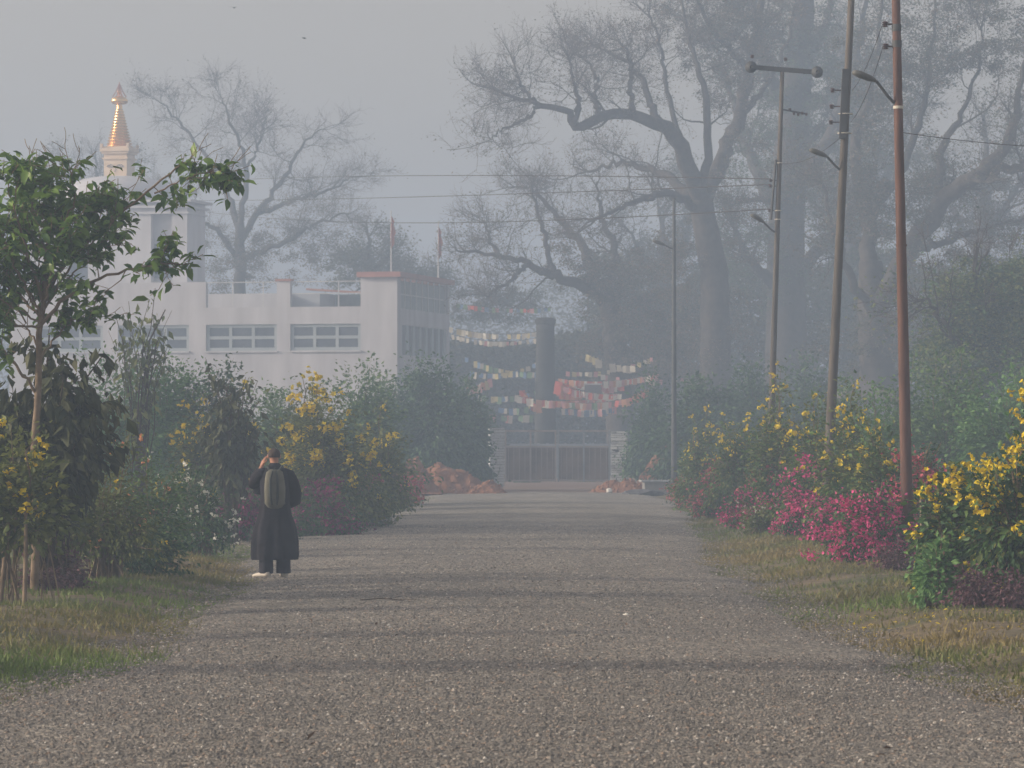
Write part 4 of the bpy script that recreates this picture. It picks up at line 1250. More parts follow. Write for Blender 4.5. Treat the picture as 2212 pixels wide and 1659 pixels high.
tree('faint small tree just left of the golden spire', 215, 250, [[(215, 985, 30), (215, 600, 20), (212, 440, 10), (205, 340, 4)], [(213, 470, 10), (180, 400, 7, 1), (150, 360, 3, 1)], [(213, 450, 9), (250, 400, 6, 1), (275, 350, 3, 1)]],
     twn=(11, 6, 5), tw_len=(2, 1, .7), leaves=1500, lsize=.15)
tree('small leafy tree between the bare tree and the left flagpole', 790, 228, [[(790, 985, 34), (792, 700, 24), (795, 560, 14), (800, 510, 5)], [(792, 620, 12), (760, 570, 8, 1), (735, 545, 4, 1)], [(793, 600, 12), (830, 560, 8, -1), (850, 545, 4, -1)]],
     twn=(8, 5, 5), tw_len=(1.6, .9, .6), leaves=3000, lsize=.15, bigfoliage=[(790, 575, 170, 110, 2.5, 6500)])
tree('small thin tree between the two flagpoles', 905, 232, [[(905, 985, 30), (905, 700, 20), (905, 610, 10), (908, 575, 4)], [(905, 660, 10), (880, 620, 6, 1), (868, 590, 3, 1)], [(905, 650, 9), (940, 620, 6, 1), (960, 600, 3, 1)]],
     twn=(8, 5, 5), tw_len=(1.4, .8, .6), leaves=2500, lsize=.15, bigfoliage=[(920, 625, 190, 90, 2.5, 6000), (1080, 660, 200, 110, 3, 6000)])
tree('hazy tall tree filling the gap behind the two nearer poles', 1850, 245, [[(1850, 985, 60), (1845, 700, 48), (1840, 500, 38), (1850, 350, 24), (1860, 180, 8)], [(1840, 540, 26), (1780, 420, 16, 2), (1740, 300, 6, 2)], [(1842, 500, 26), (1920, 380, 16, 2), (1960, 260, 6, 2)], [(1848, 380, 20), (1820, 260, 12, 1), (1800, 120, 5, 1)]],
     twn=(9, 6, 5), tw_len=(3, 1.6, .9), leaves=14000, lsize=.16, bigfoliage=[(1850, 420, 300, 360, 4, 16000), (1850, 180, 260, 240, 4, 8000)])
tree('hazy tree behind the slender lamp post, left of the thick trunk', 1440, 242, [[(1440, 985, 50), (1440, 740, 40), (1436, 600, 28), (1430, 480, 10)], [(1438, 640, 20), (1390, 560, 14, 2), (1360, 500, 5, 2)], [(1437, 620, 20), (1480, 520, 14, 2), (1500, 430, 5, 2)]],
     twn=(9, 6, 5), tw_len=(2.4, 1.3, .8), leaves=9000, lsize=.16, bigfoliage=[(1430, 620, 230, 200, 4, 12000)])
tree('hazy tall tree beyond the big curving bough at the far right', 2120, 232, [[(2120, 985, 56), (2120, 700, 44), (2125, 480, 30), (2130, 300, 10)], [(2121, 560, 22), (2060, 460, 14, 2), (2030, 360, 5, 2)], [(2122, 520, 22), (2190, 420, 14, 2), (2230, 320, 5, 2)]],
     twn=(9, 6, 5), tw_len=(2.8, 1.5, .9), leaves=9000, lsize=.16, bigfoliage=[(2120, 440, 200, 150, 4, 5000), (2100, 620, 260, 200, 4, 10000)])
# nearer leafy tree at the right edge
tree('full rounded green tree at the right edge behind the rusty pole', 2110, 122,
     [[(2110, 1065, 34), (2105, 850, 28), (2100, 720, 22), (2105, 600, 10)], [(2102, 800, 16), (2040, 700, 11, -1), (2000, 640, 5, -1)], [(2102, 780, 16), (2170, 690, 12, 1), (2220, 620, 5, 1)]],
     twn=(8, 6, 5), tw_len=(1.8, 1.0, .6), leaves=4000, lsize=.13, mats=['leaf_olive', 'leaf_deep'], mprob=[.6, .4],
     bigfoliage=[(2110, 700, 230, 300, 2.0, 16000), (2060, 800, 200, 180, 2.0, 9000), (2200, 700, 140, 280, 2, 9000), (2190, 620, 110, 110, 1.5, 3500)], name='tree')
# roadside row left of the picture whose shade crosses the road
for i, (X, Y, h_) in enumerate(((-15.5, 28.6, 7.0), (-17.0, 33.6, 6.0), (-17.5, 42.5, 6.0), (-15.0, 47.5, 7.0), (-15.5, 61.0, 7.0), (-23.5, 72.5, 10.0), (-24.0, 79.5, 10.2), (-25.0, 86.0, 10.4))):
    rt = empty('tree', (X, Y, 0), 0, 'roadside tree left of the picture, number unseen', 'tree', 'trees standing left of the picture')
    rt['label'] = 'roadside tree standing out of the picture on the left'
    q = MB(); q.tube([(0, 0, -.1), (.1, .02, 2), (0, -.03, 4.2), (.1, .0, h_ - .8)], [.13, .11, .08, .03], 8); q.build('trunk', M['bark'], rt, smooth=True)
    nl = 2600
    if Y > 65: nl = 5200
    L = rng.normal(size=(nl, 3)) * np.array([3.2, 1.5, 1.1] if Y > 65 else [1.6, .20, .8]) + np.array([0, 0, h_ - 1.9]); L[:, 0] = L[:, 0].clip(-6.5, 6.5); L[:, 2] = np.maximum(L[:, 2], 1.2)
    leaf_obj('foliage', L, .22, M['leaf_deep'], rt)

# far belt of woodland closing the view
def woodland(x0, x1, Y, top, n, seed):
    xs_ = WX(x0, Y) + (WX(x1, Y) - WX(x0, Y)) * rng.random(n)
    hh = top * (.55 + .75 * vnoise(xs_, 0, 7.0, seed))
    zz = hh * rng.random(n) ** .6
    yy = Y + rng.normal(size=n) * 3
    return np.stack([xs_, yy, zz], -1)
P = np.concatenate([woodland(-700, 2900, 300, 15.0, 80000, 41), woodland(1270, 2400, 225, 13.5, 60000, 43), woodland(940, 1330, 226, 9.0, 34000, 47)])
leaf_obj('woodland', P, .34, M['leaf_far'], None)

# ------------------------------------------------------------------ prayer flags
FC = {'white': (.72, .70, .62), 'cream': (.60, .57, .48), 'red': (.58, .12, .09), 'orange': (.60, .30, .17), 'blue': (.16, .27, .45), 'green': (.20, .34, .20), 'yellow': (.55, .48, .24), 'pink': (.62, .32, .33)}
def mk_flag(c):
    m = m_leaf('flag_cloth_' + c, tuple(v * .8 for v in FC[c]), FC[c], .35, .8)
    out = []
    for s in range(2):
        n_ = 5; vs = []
        for j in range(n_):
            for i in range(4):
                vs.append((-.5 + i / 3, .08 * math.sin(j * 1.7 + i * 1.3 + s * 2), -j / (n_ - 1) + .03 * math.sin(i * 2 + s)))
        fs = [(j * 4 + i, j * 4 + i + 1, (j + 1) * 4 + i + 1, (j + 1) * 4 + i) for j in range(n_ - 1) for i in range(3)]
        me = py_mesh('flag', vs, fs, m, True)
        a = me.attributes.new("tint", 'FLOAT', 'POINT'); a.data.foreach_set("value", [random.random() * .5 + .5] * len(vs))
        out.append(me)
    return out
FM = {c: mk_flag(c) for c in FC}
def flag_string(a, b, sag, n, cols, s, label, fill=.75):
    n = int(n * 1.5); s = s * .68
    """a, b: (x, y, Y) picture ends"""
    A = W(*a); B = W(*b)
    rt = empty('prayer_flag_string', tuple(A), 0, label, 'prayer flags', 'strings of prayer flags beyond the gate')
    pts = []
    for i in range(21):
        t = i / 20; p = A.lerp(B, t) - A; p.z -= sag * 4 * t * (1 - t); pts.append(p)
    q = MB(); q.tube(pts, .012, 4); q.build('cord', M['wire'], rt)
    for i in range(n):
        if random.random() > fill: continue
        t = (i + .5) / n; p = A.lerp(B, t) - A; p.z -= sag * 4 * t * (1 - t) + .014
        c = cols[i % len(cols)] if random.random() < .7 else random.choice(cols)
        o = link('flag', random.choice(FM[c]), rt, loc=tuple(p), rot=(random.uniform(-.2, .2), random.uniform(-.15, .15), random.uniform(-.7, .7)))
        o.scale = (s * random.uniform(.7, 1.1), s * .5, s * random.uniform(.9, 1.35))
five = ['blue', 'white', 'red', 'green', 'yellow']
FS = [((972, 706, 190), (1165, 716, 196), .25, 24, ['cream', 'white', 'cream', 'yellow'], .36, 'top row of cream flags leaving the temple corner', .85),
      ((975, 722, 188), (1168, 728, 192), .30, 24, ['cream', 'pink', 'white'], .30, 'second row of cream and pink flags just under the top row', .7),
      ((985, 655, 194), (1190, 664, 200), .15, 18, ['red', 'blue', 'green', 'pink'], .30, 'highest string of dull red and blue flags, over the top row', .6),
      ((1005, 770, 186), (1190, 800, 192), .35, 20, ['blue', 'white', 'green', 'yellow'], .38, 'blue and yellow flags hanging left of the stone column at mid height', .7),
      ((1010, 800, 184), (1180, 770, 194), .45, 18, ['yellow', 'blue', 'cream'], .36, 'yellow and blue flags crossing behind the left bushes', .6),
      ((1020, 850, 182), (1180, 835, 190), .30, 16, ['green', 'blue', 'white', 'yellow'], .40, 'low green and blue flags left of the column foot', .7),
      ((1010, 835, 184), (1060, 815, 184), .15, 6, ['orange', 'cream', 'pink', 'yellow'], .50, 'short bunch of orange and cream cloths above the left dark hedge', 1),
      ((1195, 815, 186), (1420, 806, 190), .30, 26, ['red', 'pink', 'orange', 'white'], .40, 'bright red and orange flags starting at the right side of the column', .8),
      ((1120, 856, 183), (1330, 850, 186), .30, 24, ['white', 'pink', 'orange', 'red', 'cream'], .42, 'pink and white flags passing in front of the column foot', .8),
      ((1210, 800, 190), (1410, 770, 194), .35, 20, ['cream', 'yellow', 'pink'], .34, 'pale flags high on the right of the column', .6),
      ((1220, 835, 184), (1340, 850, 184), .15, 14, ['white', 'red', 'white', 'pink'], .42, 'dense short string of white and red flags right of the column', .9),
      ((1215, 868, 183), (1350, 862, 184), .12, 15, ['pink', 'orange', 'white', 'green'], .40, 'lowest short string of mixed flags right of the column', .85),
      ((1290, 806, 188), (1500, 812, 196), .25, 18, ['cream', 'white', 'pink'], .34, 'pale flags reaching right towards the slender lamp post', .6),
      ((1330, 865, 181), (1400, 838, 182), .12, 7, ['red', 'orange'], .42, 'short red string above the right slate pillar', .8),
      ((1080, 880, 182), (1160, 872, 186), .12, 8, ['blue', 'white', 'green'], .40, 'low blue and white flags just above the left slate pillar', .8)]
FS += [((1125, 840, 187), (1165, 880, 185), .05, 6, ['red', 'orange', 'yellow'], .5, 'short steep bunch of red cloths at the left side of the column foot', 1),
       ((1205, 822, 185), (1250, 845, 185), .05, 6, ['red', 'orange'], .8, 'brightest red bunch at the right side of the column', 1),
       ((1240, 822, 189), (1345, 828, 189), .2, 14, ['pink', 'white', 'red'], .44, 'pink and white string between the two red ones right of the column', .9),
       ((1215, 882, 184), (1330, 878, 184), .1, 12, ['white', 'blue', 'pink'], .44, 'pale string just over the fence, right of the column', .8),
       ((1020, 890, 183), (1150, 895, 184), .1, 12, ['blue', 'green', 'pink', 'white'], .44, 'muddled string just over the fence, left of the column', .7),
       ((1260, 760, 193), (1370, 790, 190), .2, 10, ['cream', 'yellow'], .5, 'yellowish steep string high under the low spreading tree', .7)]
for f in FS: flag_string(*f)
# banner
q = MB(); q.box(-.42, .42, -.02, .02, 0, .95); o = q.build('banner', M['dark_paint'], loc=tuple(W(1281, 872, 186))); tag(o, 'small dark banner with a pale edge among the flags right of the column', 'banner')
q = MB(); q.box(-.46, .46, -.03, .03, .955, 1.02); q.build('edge', M['white'], o)

# ------------------------------------------------------------------ left foreground tree with large leaves
def near_tree():
    Y = 42.0; x0 = WX(74, Y); g0 = float(gz(x0, Y))
    rt = empty('sapling_tree', (x0, Y, g0), 0, 'tallest leafy young tree on the left edge, large bright leaves and thin pale trunk', 'tree', None)
    base = np.array([x0, Y, g0])
    L = [[(74, 1320, 20), (76, 1100, 17), (80, 860, 15), (90, 700, 13), (100, 580, 10), (108, 460, 6), (112, 368, 3)],
         [(90, 700, 9), (150, 640, 8, -.15), (230, 600, 6, -.3), (310, 580, 5, -.35), (370, 572, 4, -.4), (420, 575, 2, -.4)],
         [(98, 620, 8), (170, 540, 7, .1), (250, 465, 6, .2), (320, 405, 5, .2), (380, 358, 4, .2), (410, 345, 2, .2)],
         [(330, 415, 4, .2), (390, 392, 3, .1), (440, 372, 3, .1), (492, 380, 2, 0)],
         [(96, 640, 8), (140, 560, 7, .3), (180, 470, 5, .4), (205, 400, 3, .4)],
         [(94, 660, 7), (70, 560, 6, -.3), (40, 460, 4, -.4), (20, 380, 2, -.4)],
         [(92, 690, 7), (40, 640, 6, .2), (-20, 590, 5, .3), (-70, 540, 3, .3)],
         [(78, 850, 7), (40, 790, 6, -.2), (0, 745, 5, -.3), (-50, 690, 3, -.3)],
         [(90, 705, 6), (30, 700, 5, -.2), (-30, 650, 3, -.3)],
         [(100, 590, 6), (90, 500, 4, -.1), (70, 420, 3, -.2), (75, 365, 2, -.2)],
         [(102, 560, 6), (150, 480, 5, -.3), (170, 420, 3, -.4), (160, 375, 2, -.4)],
         [(96, 650, 6, .1), (150, 600, 4, -.1), (200, 560, 3, -.2), (235, 520, 2, -.2)],
         [(94, 670, 6), (150, 560, 5, .5), (210, 490, 4, .6), (265, 430, 3, .6)],
         [(92, 690, 6), (60, 620, 5, -.2), (30, 560, 4, -.3), (10, 500, 2, -.3)],
         [(94, 680, 5), (120, 600, 4, -.4), (140, 545, 3, -.5), (150, 490, 2, -.5)],
         [(92, 700, 5), (20, 655, 4, -.2), (-30, 610, 3, -.2), (-60, 580, 2, -.2)],
         [(86, 760, 5), (50, 700, 4, .2), (20, 640, 3, .3), (0, 600, 2, .3)],
         [(84, 780, 5), (120, 720, 4, .3), (150, 690, 3, .4), (185, 680, 2, .4)],
         [(93, 690, 5), (70, 590, 4, .5), (85, 520, 3, .6), (110, 470, 2, .6)],
         [(92, 680, 6), (40, 600, 5, .3), (0, 520, 4, .3), (-20, 440, 2, .3)],
         [(100, 560, 5), (60, 500, 4, .3), (45, 440, 3, .3), (50, 400, 2, .3)]]
    main = []
    for lb in L:
        rows = []
        for q in lb:
            dd = q[3] if len(q) > 3 else 0
            p = W(q[0], q[1], Y); rows.append((p.x - base[0], dd, p.z - base[2], q[2] * Y / FPX / 2))
        c = spline(rows, 20); c[2:, :3] += rng.normal(size=(18, 3)) * .012; main.append(c)
    for i, c in enumerate(main):
        v, f = batch_tubes(c[None, :, :3], c[None, :, 3], 8)
        link('trunk' if i == 0 else 'branch', np_mesh('trunk' if i == 0 else 'branch', v, f, M['stem'], smooth=True), rt)
    P0 = np.array([c[:, :3] for c in main]); R0 = np.array([c[:, 3] for c in main])
    P1, R1 = sprout(P0[1:], R0[1:], 10, .25, 1.0, .40, .7, 6, .06, .5, .15)
    P1b, R1b = sprout(P0[:1], R0[:1], 14, .55, 1.0, .34, .8, 6, .06, .5, .15)
    P1 = np.concatenate([P1, P1b]); R1 = np.concatenate([R1, R1b])
    P2, R2 = sprout(P1, R1, 3, .3, 1.0, .24, .7, 4, .05, .6, .15)
    v, f = join_tubes([batch_tubes(P1, np.maximum(R1, .003), 5), batch_tubes(P2, np.maximum(R2, .002), 4)])
    link('twigs', np_mesh('twigs', v, f, M['stem']), rt, kind='stuff')
    pool = np.concatenate([P1[:, 2:].reshape(-1, 3), P2[:, 1:].reshape(-1, 3), P0[1:, 14:].reshape(-1, 3)])
    pool = pool[(pool[:, 2] > 1.9) & (pool[:, 2] < 4.95)]
    n = 3700
    P = pool[rng.integers(0, len(pool), n)] + rng.normal(size=(n, 3)) * .03
    A = rng.normal(size=(n, 3)); A[:, 2] = A[:, 2] * .4 - .45; A = unit(A)
    leaf_k = 300
    v, f, t = leaf_cloud(P[leaf_k:], A[leaf_k:], rng.normal(size=(n - leaf_k, 3)) * .45 + np.array([-.1, 0, .9]), .135 * (1 + .25 * rng.normal(size=n - leaf_k)).clip(.5, 1.5), T_NEAR_V, T_NEAR_F)
    link('foliage', np_mesh('foliage', v, f, M['leaf_near'], tint=t, smooth=True), rt, kind='stuff')
    protos = []
    for k in range(6):
        me = np_mesh('leaf', T_NEAR_V * np.array([1, 1, .8 + .6 * random.random()]), T_NEAR_F, M['leaf_near'], tint=np.full(8, k / 5.0), smooth=True); protos.append(me)
    for i in range(leaf_k):
        y = Vector(A[i]); z = Vector((random.gauss(-.1, .45), random.gauss(0, .45), .9)); z = (z - y * z.dot(y)).normalized(); x = y.cross(z)
        o = link('leaf', random.choice(protos), rt)
        s = .15 * random.uniform(.8, 1.25)
        o.matrix_local = Matrix.Translation(P[i]) @ Matrix((x, y, z)).transposed().to_4x4() @ Matrix.Scale(s, 4)
near_tree()

# ------------------------------------------------------------------ bushes, left of the road
LB = 'bushes along the left side of the road'; RB = 'bushes along the right side of the road'
def droopy(label, x, Y, w, h, n, ls, z_low=.3, mat='leaf_droop', group=LB, stems=3, n_sh=60):
    rt, P, tip = shrub('broadleaf_bush', label, 'bush', x, 0, Y, w, h, n_sh, n, ls, M[mat], group=group, stems=stems, stem_r=.03, low=z_low, droop=1.5, leaf_t=.35, inner=.3, lumpy=.3, stemmat='stem_dark')
    return rt, P, tip
droopy('dark drooping-leaved bush below the tall young tree at the left edge', 112, 43.3, 2.1, 3.25, 4400, .17, .42)
droopy('dusty dark bush at the very left edge behind the first yellow-flowered shrub', 0, 44.4, 1.3, 2.3, 1400, .17, .3)
droopy('pale drooping-leaved sapling standing against the left part of the temple', 300, 76, 2.3, 4.7, 420, .17, .70, mat='leaf_olive', n_sh=26)
droopy('dark broad-leaved sapling before the first row of temple windows', 500, 68, 1.4, 3.5, 1300, .15, .4)

def yellow(label, x, Y, w, h, nl, nfl, fs=.13, n_shoot=60, mat='leaf_olive', ls=.09, top=.5, group=LB, parts=True, petals=6, **kw):
    rt, P, tip = shrub('yellow_flowering_shrub', label, 'flowering shrub', x, 0, Y, w, h, n_shoot, nl, ls, M[mat], group=group, **kw)
    put_flowers(rt, tip, nfl, fs, M['yellow'], 'flower_cluster', top=top, petals=petals, as_parts=parts)
    return rt
yellow('sparse yellow-flowered shrub with bare leaning stems at the left edge', 40, 40.0, 1.3, 2.0, 2400, 9, .13, 24, stems=6, stem_r=.016, low=.35, lumpy=.3, top=.2, bs_=.17)
rt, P, tip = shrub('flowering_bush', 'peach-flowered bush with a thick pinkish stem, left of the walker', 'flowering bush', 235, 0, 47.5, 1.75, 1.85, 70, 4800, .065, M['leaf_olive'], group=LB, stems=6, stem_r=.02, low=.18)
put_flowers(rt, tip, 10, .08, M['peach'], 'flower', top=.8, petals=3)
put_flowers(rt, tip, 5, .07, M['yellow'], 'flower', top=.3, petals=3)
q = MB(); q.tube([(-.38, -.3, -.1), (-.42, -.3, .3), (-.50, -.25, .75), (-.55, -.1, 1.2)], [.055, .045, .035, .02], 8); q.build('thick_stem', M['stem'], rt, smooth=True)
rt, P, tip = shrub('flowering_bush', 'low olive bush with few yellow flowers between the left edge and the peach-flowered bush', 'flowering bush', 145, 0, 46, 1.15, 1.6, 45, 2600, .07, M['leaf_olive'], group=LB, stems=6, stem_r=.018, low=.25)
put_flowers(rt, tip, 6, .09, M['yellow'], 'flower', top=.5, petals=4)
rt, P, tip = shrub('flowering_bush', 'green bush with scattered peach flowers between the peach-flowered and the white-flowered bushes', 'flowering bush', 325, 0, 53, 1.5, 1.6, 60, 4200, .06, M['leaf_green'], group=LB, stems=5, stem_r=.018, low=.15)
put_flowers(rt, tip, 8, .08, M['peach'], 'flower', top=.8, petals=3); put_flowers(rt, tip, 12, .045, M['white_fl'], 'flower', top=.6, petals=3)
rt, P, tip = shrub('flowering_bush', 'bush dotted with white flowers just left of the walker', 'flowering bush', 432, 0, 59, 1.25, 1.55, 60, 4200, .06, M['leaf_deep'], group=LB, stems=4, low=.05)
put_flowers(rt, tip, 64, .08, M['white_fl'], 'flower', top=1.4, petals=4, jitter=.09)
rt, P, tip = shrub('flowering_bush', 'low cream-flowered bush between the two dark-pink bougainvilleas at the right verge', 'flowering bush', 1642, 0, 71.5, .8, .75, 36, 1700, .06, M['leaf_olive'], group='cream-flowered low bushes', stems=3, low=.1)
put_flowers(rt, tip, 20, .07, M['white_fl'], 'flower', top=.5, petals=4)
rt, P, tip = shrub('flowering_bush', 'pale cream-flowered low bush right of the slender lamp post foot', 'flowering bush', 1516, 0, 101.5, .8, .9, 36, 1400, .07, M['leaf_olive'], group='cream-flowered low bushes', stems=3, low=.1)
put_flowers(rt, tip, 16, .10, M['white_fl'], 'flower', top=.3, petals=4)
rt, P, tip = shrub('low_green_bush', 'low dark green clump spilling onto the grass left of the walker', 'bush', 300, 0, 49, 1.3, .8, 45, 3000, .06, M['leaf_deep'], group=LB, stems=3, low=.1)
for (x, Y, w, h, lab) in ((85, 42.2, .62, .34, 'pinkish purple low plant at the foot of the leftmost bare stems'), (155, 43.2, .55, .5, 'dusky low plant right of the pinkish purple one at the left'),):
    rt, P, tip = shrub('low_plant', lab, 'low plant', x, 0, Y, w, h, 40, 1100, .045, M['cover'], group='low purple plants at the verge', stems=0, low=.1, stem_r=.008)
# tall green masses behind
shrub('feathery_bush', 'tall light green feathery bush below the temple, left of the yellow row', 'bush', 345, 0, 88, 4.3, 4.0, 230, 34000, .10, M['leaf_feather'], group=LB, stems=3, low=.05, lumpy=.22, spreadp=.16)
shrub('feathery_bush', 'lower feathery green bush behind the dark drooping one at the left', 'bush', 225, 0, 80, 2.8, 3.5, 160, 18000, .10, M['leaf_feather'], group=LB, stems=3, low=.05, spreadp=.16)
shrub('dark_bush', 'dark green bush rising between the feathery bush and the first yellow bush', 'bush', 478, 0, 88, 2.7, 3.6, 150, 14000, .11, M['leaf_deep'], group=LB, stems=3, low=.05, spreadp=.16)
shrub('dark_bush', 'hazy green bush below the gap between the two rows of temple windows', 'bush', 610, 0, 100, 3.7, 3.5, 160, 20000, .115, M['leaf_green'], group=LB, stems=3, low=.05, spreadp=.18)
shrub('dark_bush', 'hazy green bush with a few upright sprays below the second temple window', 'bush', 770, 0, 108, 3.7, 3.65, 160, 20000, .115, M['leaf_green'], group=LB, stems=3, low=.05, spreadp=.2, lumpy=.35)
yellow('largest yellow-flowering bush on the left, right behind the walker', 700, 78, 3.0, 3.0, 15000, 90, .15, 190, ls=.09, top=1.6, petals=8, low=.08, stems=4, spreadp=.14, lumpy=.2, parts=True)
yellow('tall sparse yellow-flowering bush with flowers above the largest one', 655, 82, 1.5, 3.1, 2200, 5, .22, 40, ls=.09, top=2, low=.4, stems=4)
yellow('yellow-flowering bush left of the walker, smaller than its neighbour', 470, 75, 2.2, 2.7, 9000, 34, .14, 110, ls=.09, top=1.1, low=.08, stems=4, spreadp=.14)
yellow('dull yellow-flowering bush between the largest one and the dark hedge', 812, 92, 2.0, 2.5, 9000, 26, .15, 110, ls=.095, top=.8, low=.08, stems=4, spreadp=.14)
def boug(label, x, Y, w, h, nl, nb, bm, group, bs=.06, lm='leaf_deep', n_shoot=90, lo=.55, sp=.08, **kw):
    kw.setdefault('low', .06); kw.setdefault('stems', 4)
    rt, P, tip = shrub('bougainvillea', label, 'bougainvillea', x, 0, Y, w, h, n_shoot, nl, .055, M[lm], group=group, spreadp=.08, **kw)
    # heads of bracts in bunches near the ends of some shoots
    sel = rng.choice(len(P), max(8, int(len(P) * .6)), replace=False)
    bracts(rt, P, nb, bs, M[bm], sp, lo, sel=sel)
    return rt
boug('dusky purple bougainvillea immediately left of the walker', 535, 70, 1.55, 1.2, 4200, 2600, 'purple', LB)
boug('dark bougainvillea with sparse purple bracts immediately right of the walker', 700, 73, 1.9, 1.25, 6500, 2200, 'purple', LB)
boug('dark green bougainvillea mound reaching to the road edge under the largest yellow bush', 775, 80, 1.9, 1.15, 5500, 700, 'purple', LB)
boug('dull red bougainvillea peeping out over the mound right of the walker', 770, 84, 1.2, 1.75, 2200, 1500, 'pinkred', LB)
boug('hazy dull red bougainvillea before the small red soil heap', 855, 105, 1.9, 1.2, 3000, 2000, 'pinkred', LB)
shrub('dark_hedge', 'dense dark green hedge bush left of the gate, rounded top', 'hedge', 925, 0, 136, 4.2, 4.9, 240, 30000, .15, M['leaf_deep'], group='dark hedge bushes by the gate', stems=3, low=.02, spreadp=.22, lumpy=.14, inner=.55)
shrub('dark_hedge', 'lower right shoulder of the dark hedge beside the left slate pillar', 'hedge', 1005, 0, 142, 2.1, 4.3, 130, 14000, .15, M['leaf_deep'], group='dark hedge bushes by the gate', stems=3, low=.02, spreadp=.22, lumpy=.14, inner=.55)
shrub('dark_hedge', 'left shoulder of the dark hedge under the temple corner', 'hedge', 835, 0, 138, 3.2, 4.6, 130, 16000, .14, M['leaf_green'], group='dark hedge bushes by the gate', stems=3, low=.02, spreadp=.22, lumpy=.2)
shrub('small_bush', 'small bush growing over the top of the left slate pillar', 'bush', 1050, 0, 158, 1.0, 3.5, 40, 2600, .10, M['leaf_deep'], group='dark hedge bushes by the gate', stems=3, low=.5)
shrub('dark_hedge', 'dark bush overhanging the right slate pillar', 'hedge', 1412, 0, 150, 2.1, 4.5, 140, 14000, .15, M['leaf_deep'], group='dark hedge bushes by the gate', stems=3, low=.02, spreadp=.2, lean=-.3)
shrub('small_bush', 'low green bush behind the left leaf of the gate', 'bush', 1140, 0, 166, 1.6, 1.0, 40, 2200, .10, M['leaf_deep'], group='low bushes behind the gate', stems=2, low=.05)
shrub('small_bush', 'low yellowish bush behind the right leaf of the gate', 'bush', 1268, 0, 168, 1.4, 1.05, 40, 1800, .10, M['leaf_olive'], group='low bushes behind the gate', stems=2, low=.05)

# ------------------------------------------------------------------ bushes, right of the road
yellow('nearest yellow-flowered shrub at the right edge, thick with flowers', 2185, 39.0, 1.25, 1.95, 3600, 62, .105, 70, mat='leaf_green', ls=.085, top=1.1, group=RB, stems=8, stem_r=.022, low=.12, jitter=0) if False else None
def near_yellow(label, x, Y, w, h, nl, nfl, seed):
    rt, P, tip = shrub('yellow_flowering_shrub', label, 'flowering shrub', x, 0, Y, w, h, 80, nl, .085, M['leaf_green'], group=RB, stems=9, stem_r=.020, low=.10, lumpy=.3, spreadp=.085,
                       mats=[M['leaf_green'], M['leaf_deep'], M['leaf_olive']], mprob=[.4, .4, .2])
    k = int(nfl * .8)
    hi = tip[np.argsort(-(tip[:, 2] + rng.normal(size=len(tip)) * .22))[:max(14, k // 4)]]
    pick = hi[rng.integers(0, len(hi), k)] + rng.normal(size=(k, 3)) * np.array([.08, .1, .07])
    low_ = tip[rng.integers(0, len(tip), nfl - k)]
    put_flowers(rt, tip, nfl, .085, M['yellow'], 'flower_cluster', petals=6, pick=np.vstack([pick, low_]), jitter=.03)
    return rt
near_yellow('nearest yellow-flowered shrub at the right edge, thickest with flowers', 2185, 39.0, 1.25, 1.98, 4200, 84, 1)
near_yellow('yellow-flowered shrub beside the thin upright stake', 2050, 40.0, .95, 1.75, 3200, 58, 2)
near_yellow('yellow-flowered shrub behind the two nearest ones, cut by the right edge', 2240, 43.0, 1.2, 2.0, 2600, 44, 3)
shrub('low_green_bush', 'bright green low clump at the foot of the shrub beside the stake', 'bush', 2022, 0, 39.0, .62, .72, 30, 1100, .075, M['leaf_feather'], group=RB, stems=2, low=.1)
q = MB(); q.tube([(0, 0, -.05), (.005, 0, .55), (-.01, 0, 1.12)], [.012, .011, .010], 6); xx = WX(1990, 41.5)
o = q.build('wooden_stake', m_noise('bleached_wood', (.30, .24, .17), (.45, .37, .27), 10, .8), loc=(xx, 41.5, float(gz(xx, 41.5)) + .0)); tag(o, 'thin pale upright stake between the magenta and the yellow shrubs', 'stake')
for (x, Y, w, h, lab) in ((2120, 38.3, .8, .40, 'purple-brown low plant under the nearest yellow-flowered shrub'), (2200, 38.0, .8, .34, 'second purple-brown low plant, cut by the right edge'), (1935, 50.5, .8, .36, 'small low plant with pink flecks right below the magenta bougainvillea')):
    shrub('low_plant', lab, 'low plant', x, 0, Y, w, h, 40, 1400, .045, M['cover'], group='low purple plants at the verge', stems=0, low=.1, stem_r=.008)
rt = boug('brightest magenta bougainvillea at the right verge', 1885, 53, 1.35, 1.12, 4200, 4200, 'magenta', RB, bs=.045, n_shoot=110, lo=.5, sp=.07, stems=8, lean=-.1)
boug('low purple-pink bougainvillea tucked between the brightest and the second magenta ones', 1805, 61, 1.1, .85, 2400, 1700, 'magenta', RB, bs=.045, lo=.5)
boug('tall dull red bougainvillea between the rusty pole and the yellow shrubs', 1985, 56, .85, 1.85, 1700, 1300, 'pinkred', RB, bs=.05, n_shoot=60, low=.35)
boug('magenta bougainvillea second from the front, left of the brightest', 1735, 67, 1.35, 1.15, 4200, 2900, 'magenta', RB, bs=.05, lo=.45)
boug('low magenta bougainvillea with bright red front, third from the front', 1672, 73, 1.0, .85, 2200, 2000, 'magenta', RB, bs=.05, lo=.5)
boug('small magenta bougainvillea, fourth from the front', 1600, 77, .9, .9, 1800, 1600, 'magenta', RB, bs=.05, lo=.5)
boug('dull red bougainvillea under the far yellow bushes', 1545, 90, 1.4, 1.35, 3500, 2600, 'pinkred', RB)
boug('farthest dull red bougainvillea, beside the slender lamp post', 1490, 104, 1.35, 1.1, 3000, 2200, 'pinkred', RB)
boug('dull pink bougainvillea rising behind the second magenta one', 1655, 79, 1.6, 1.35, 3000, 1500, 'pinkred', RB)
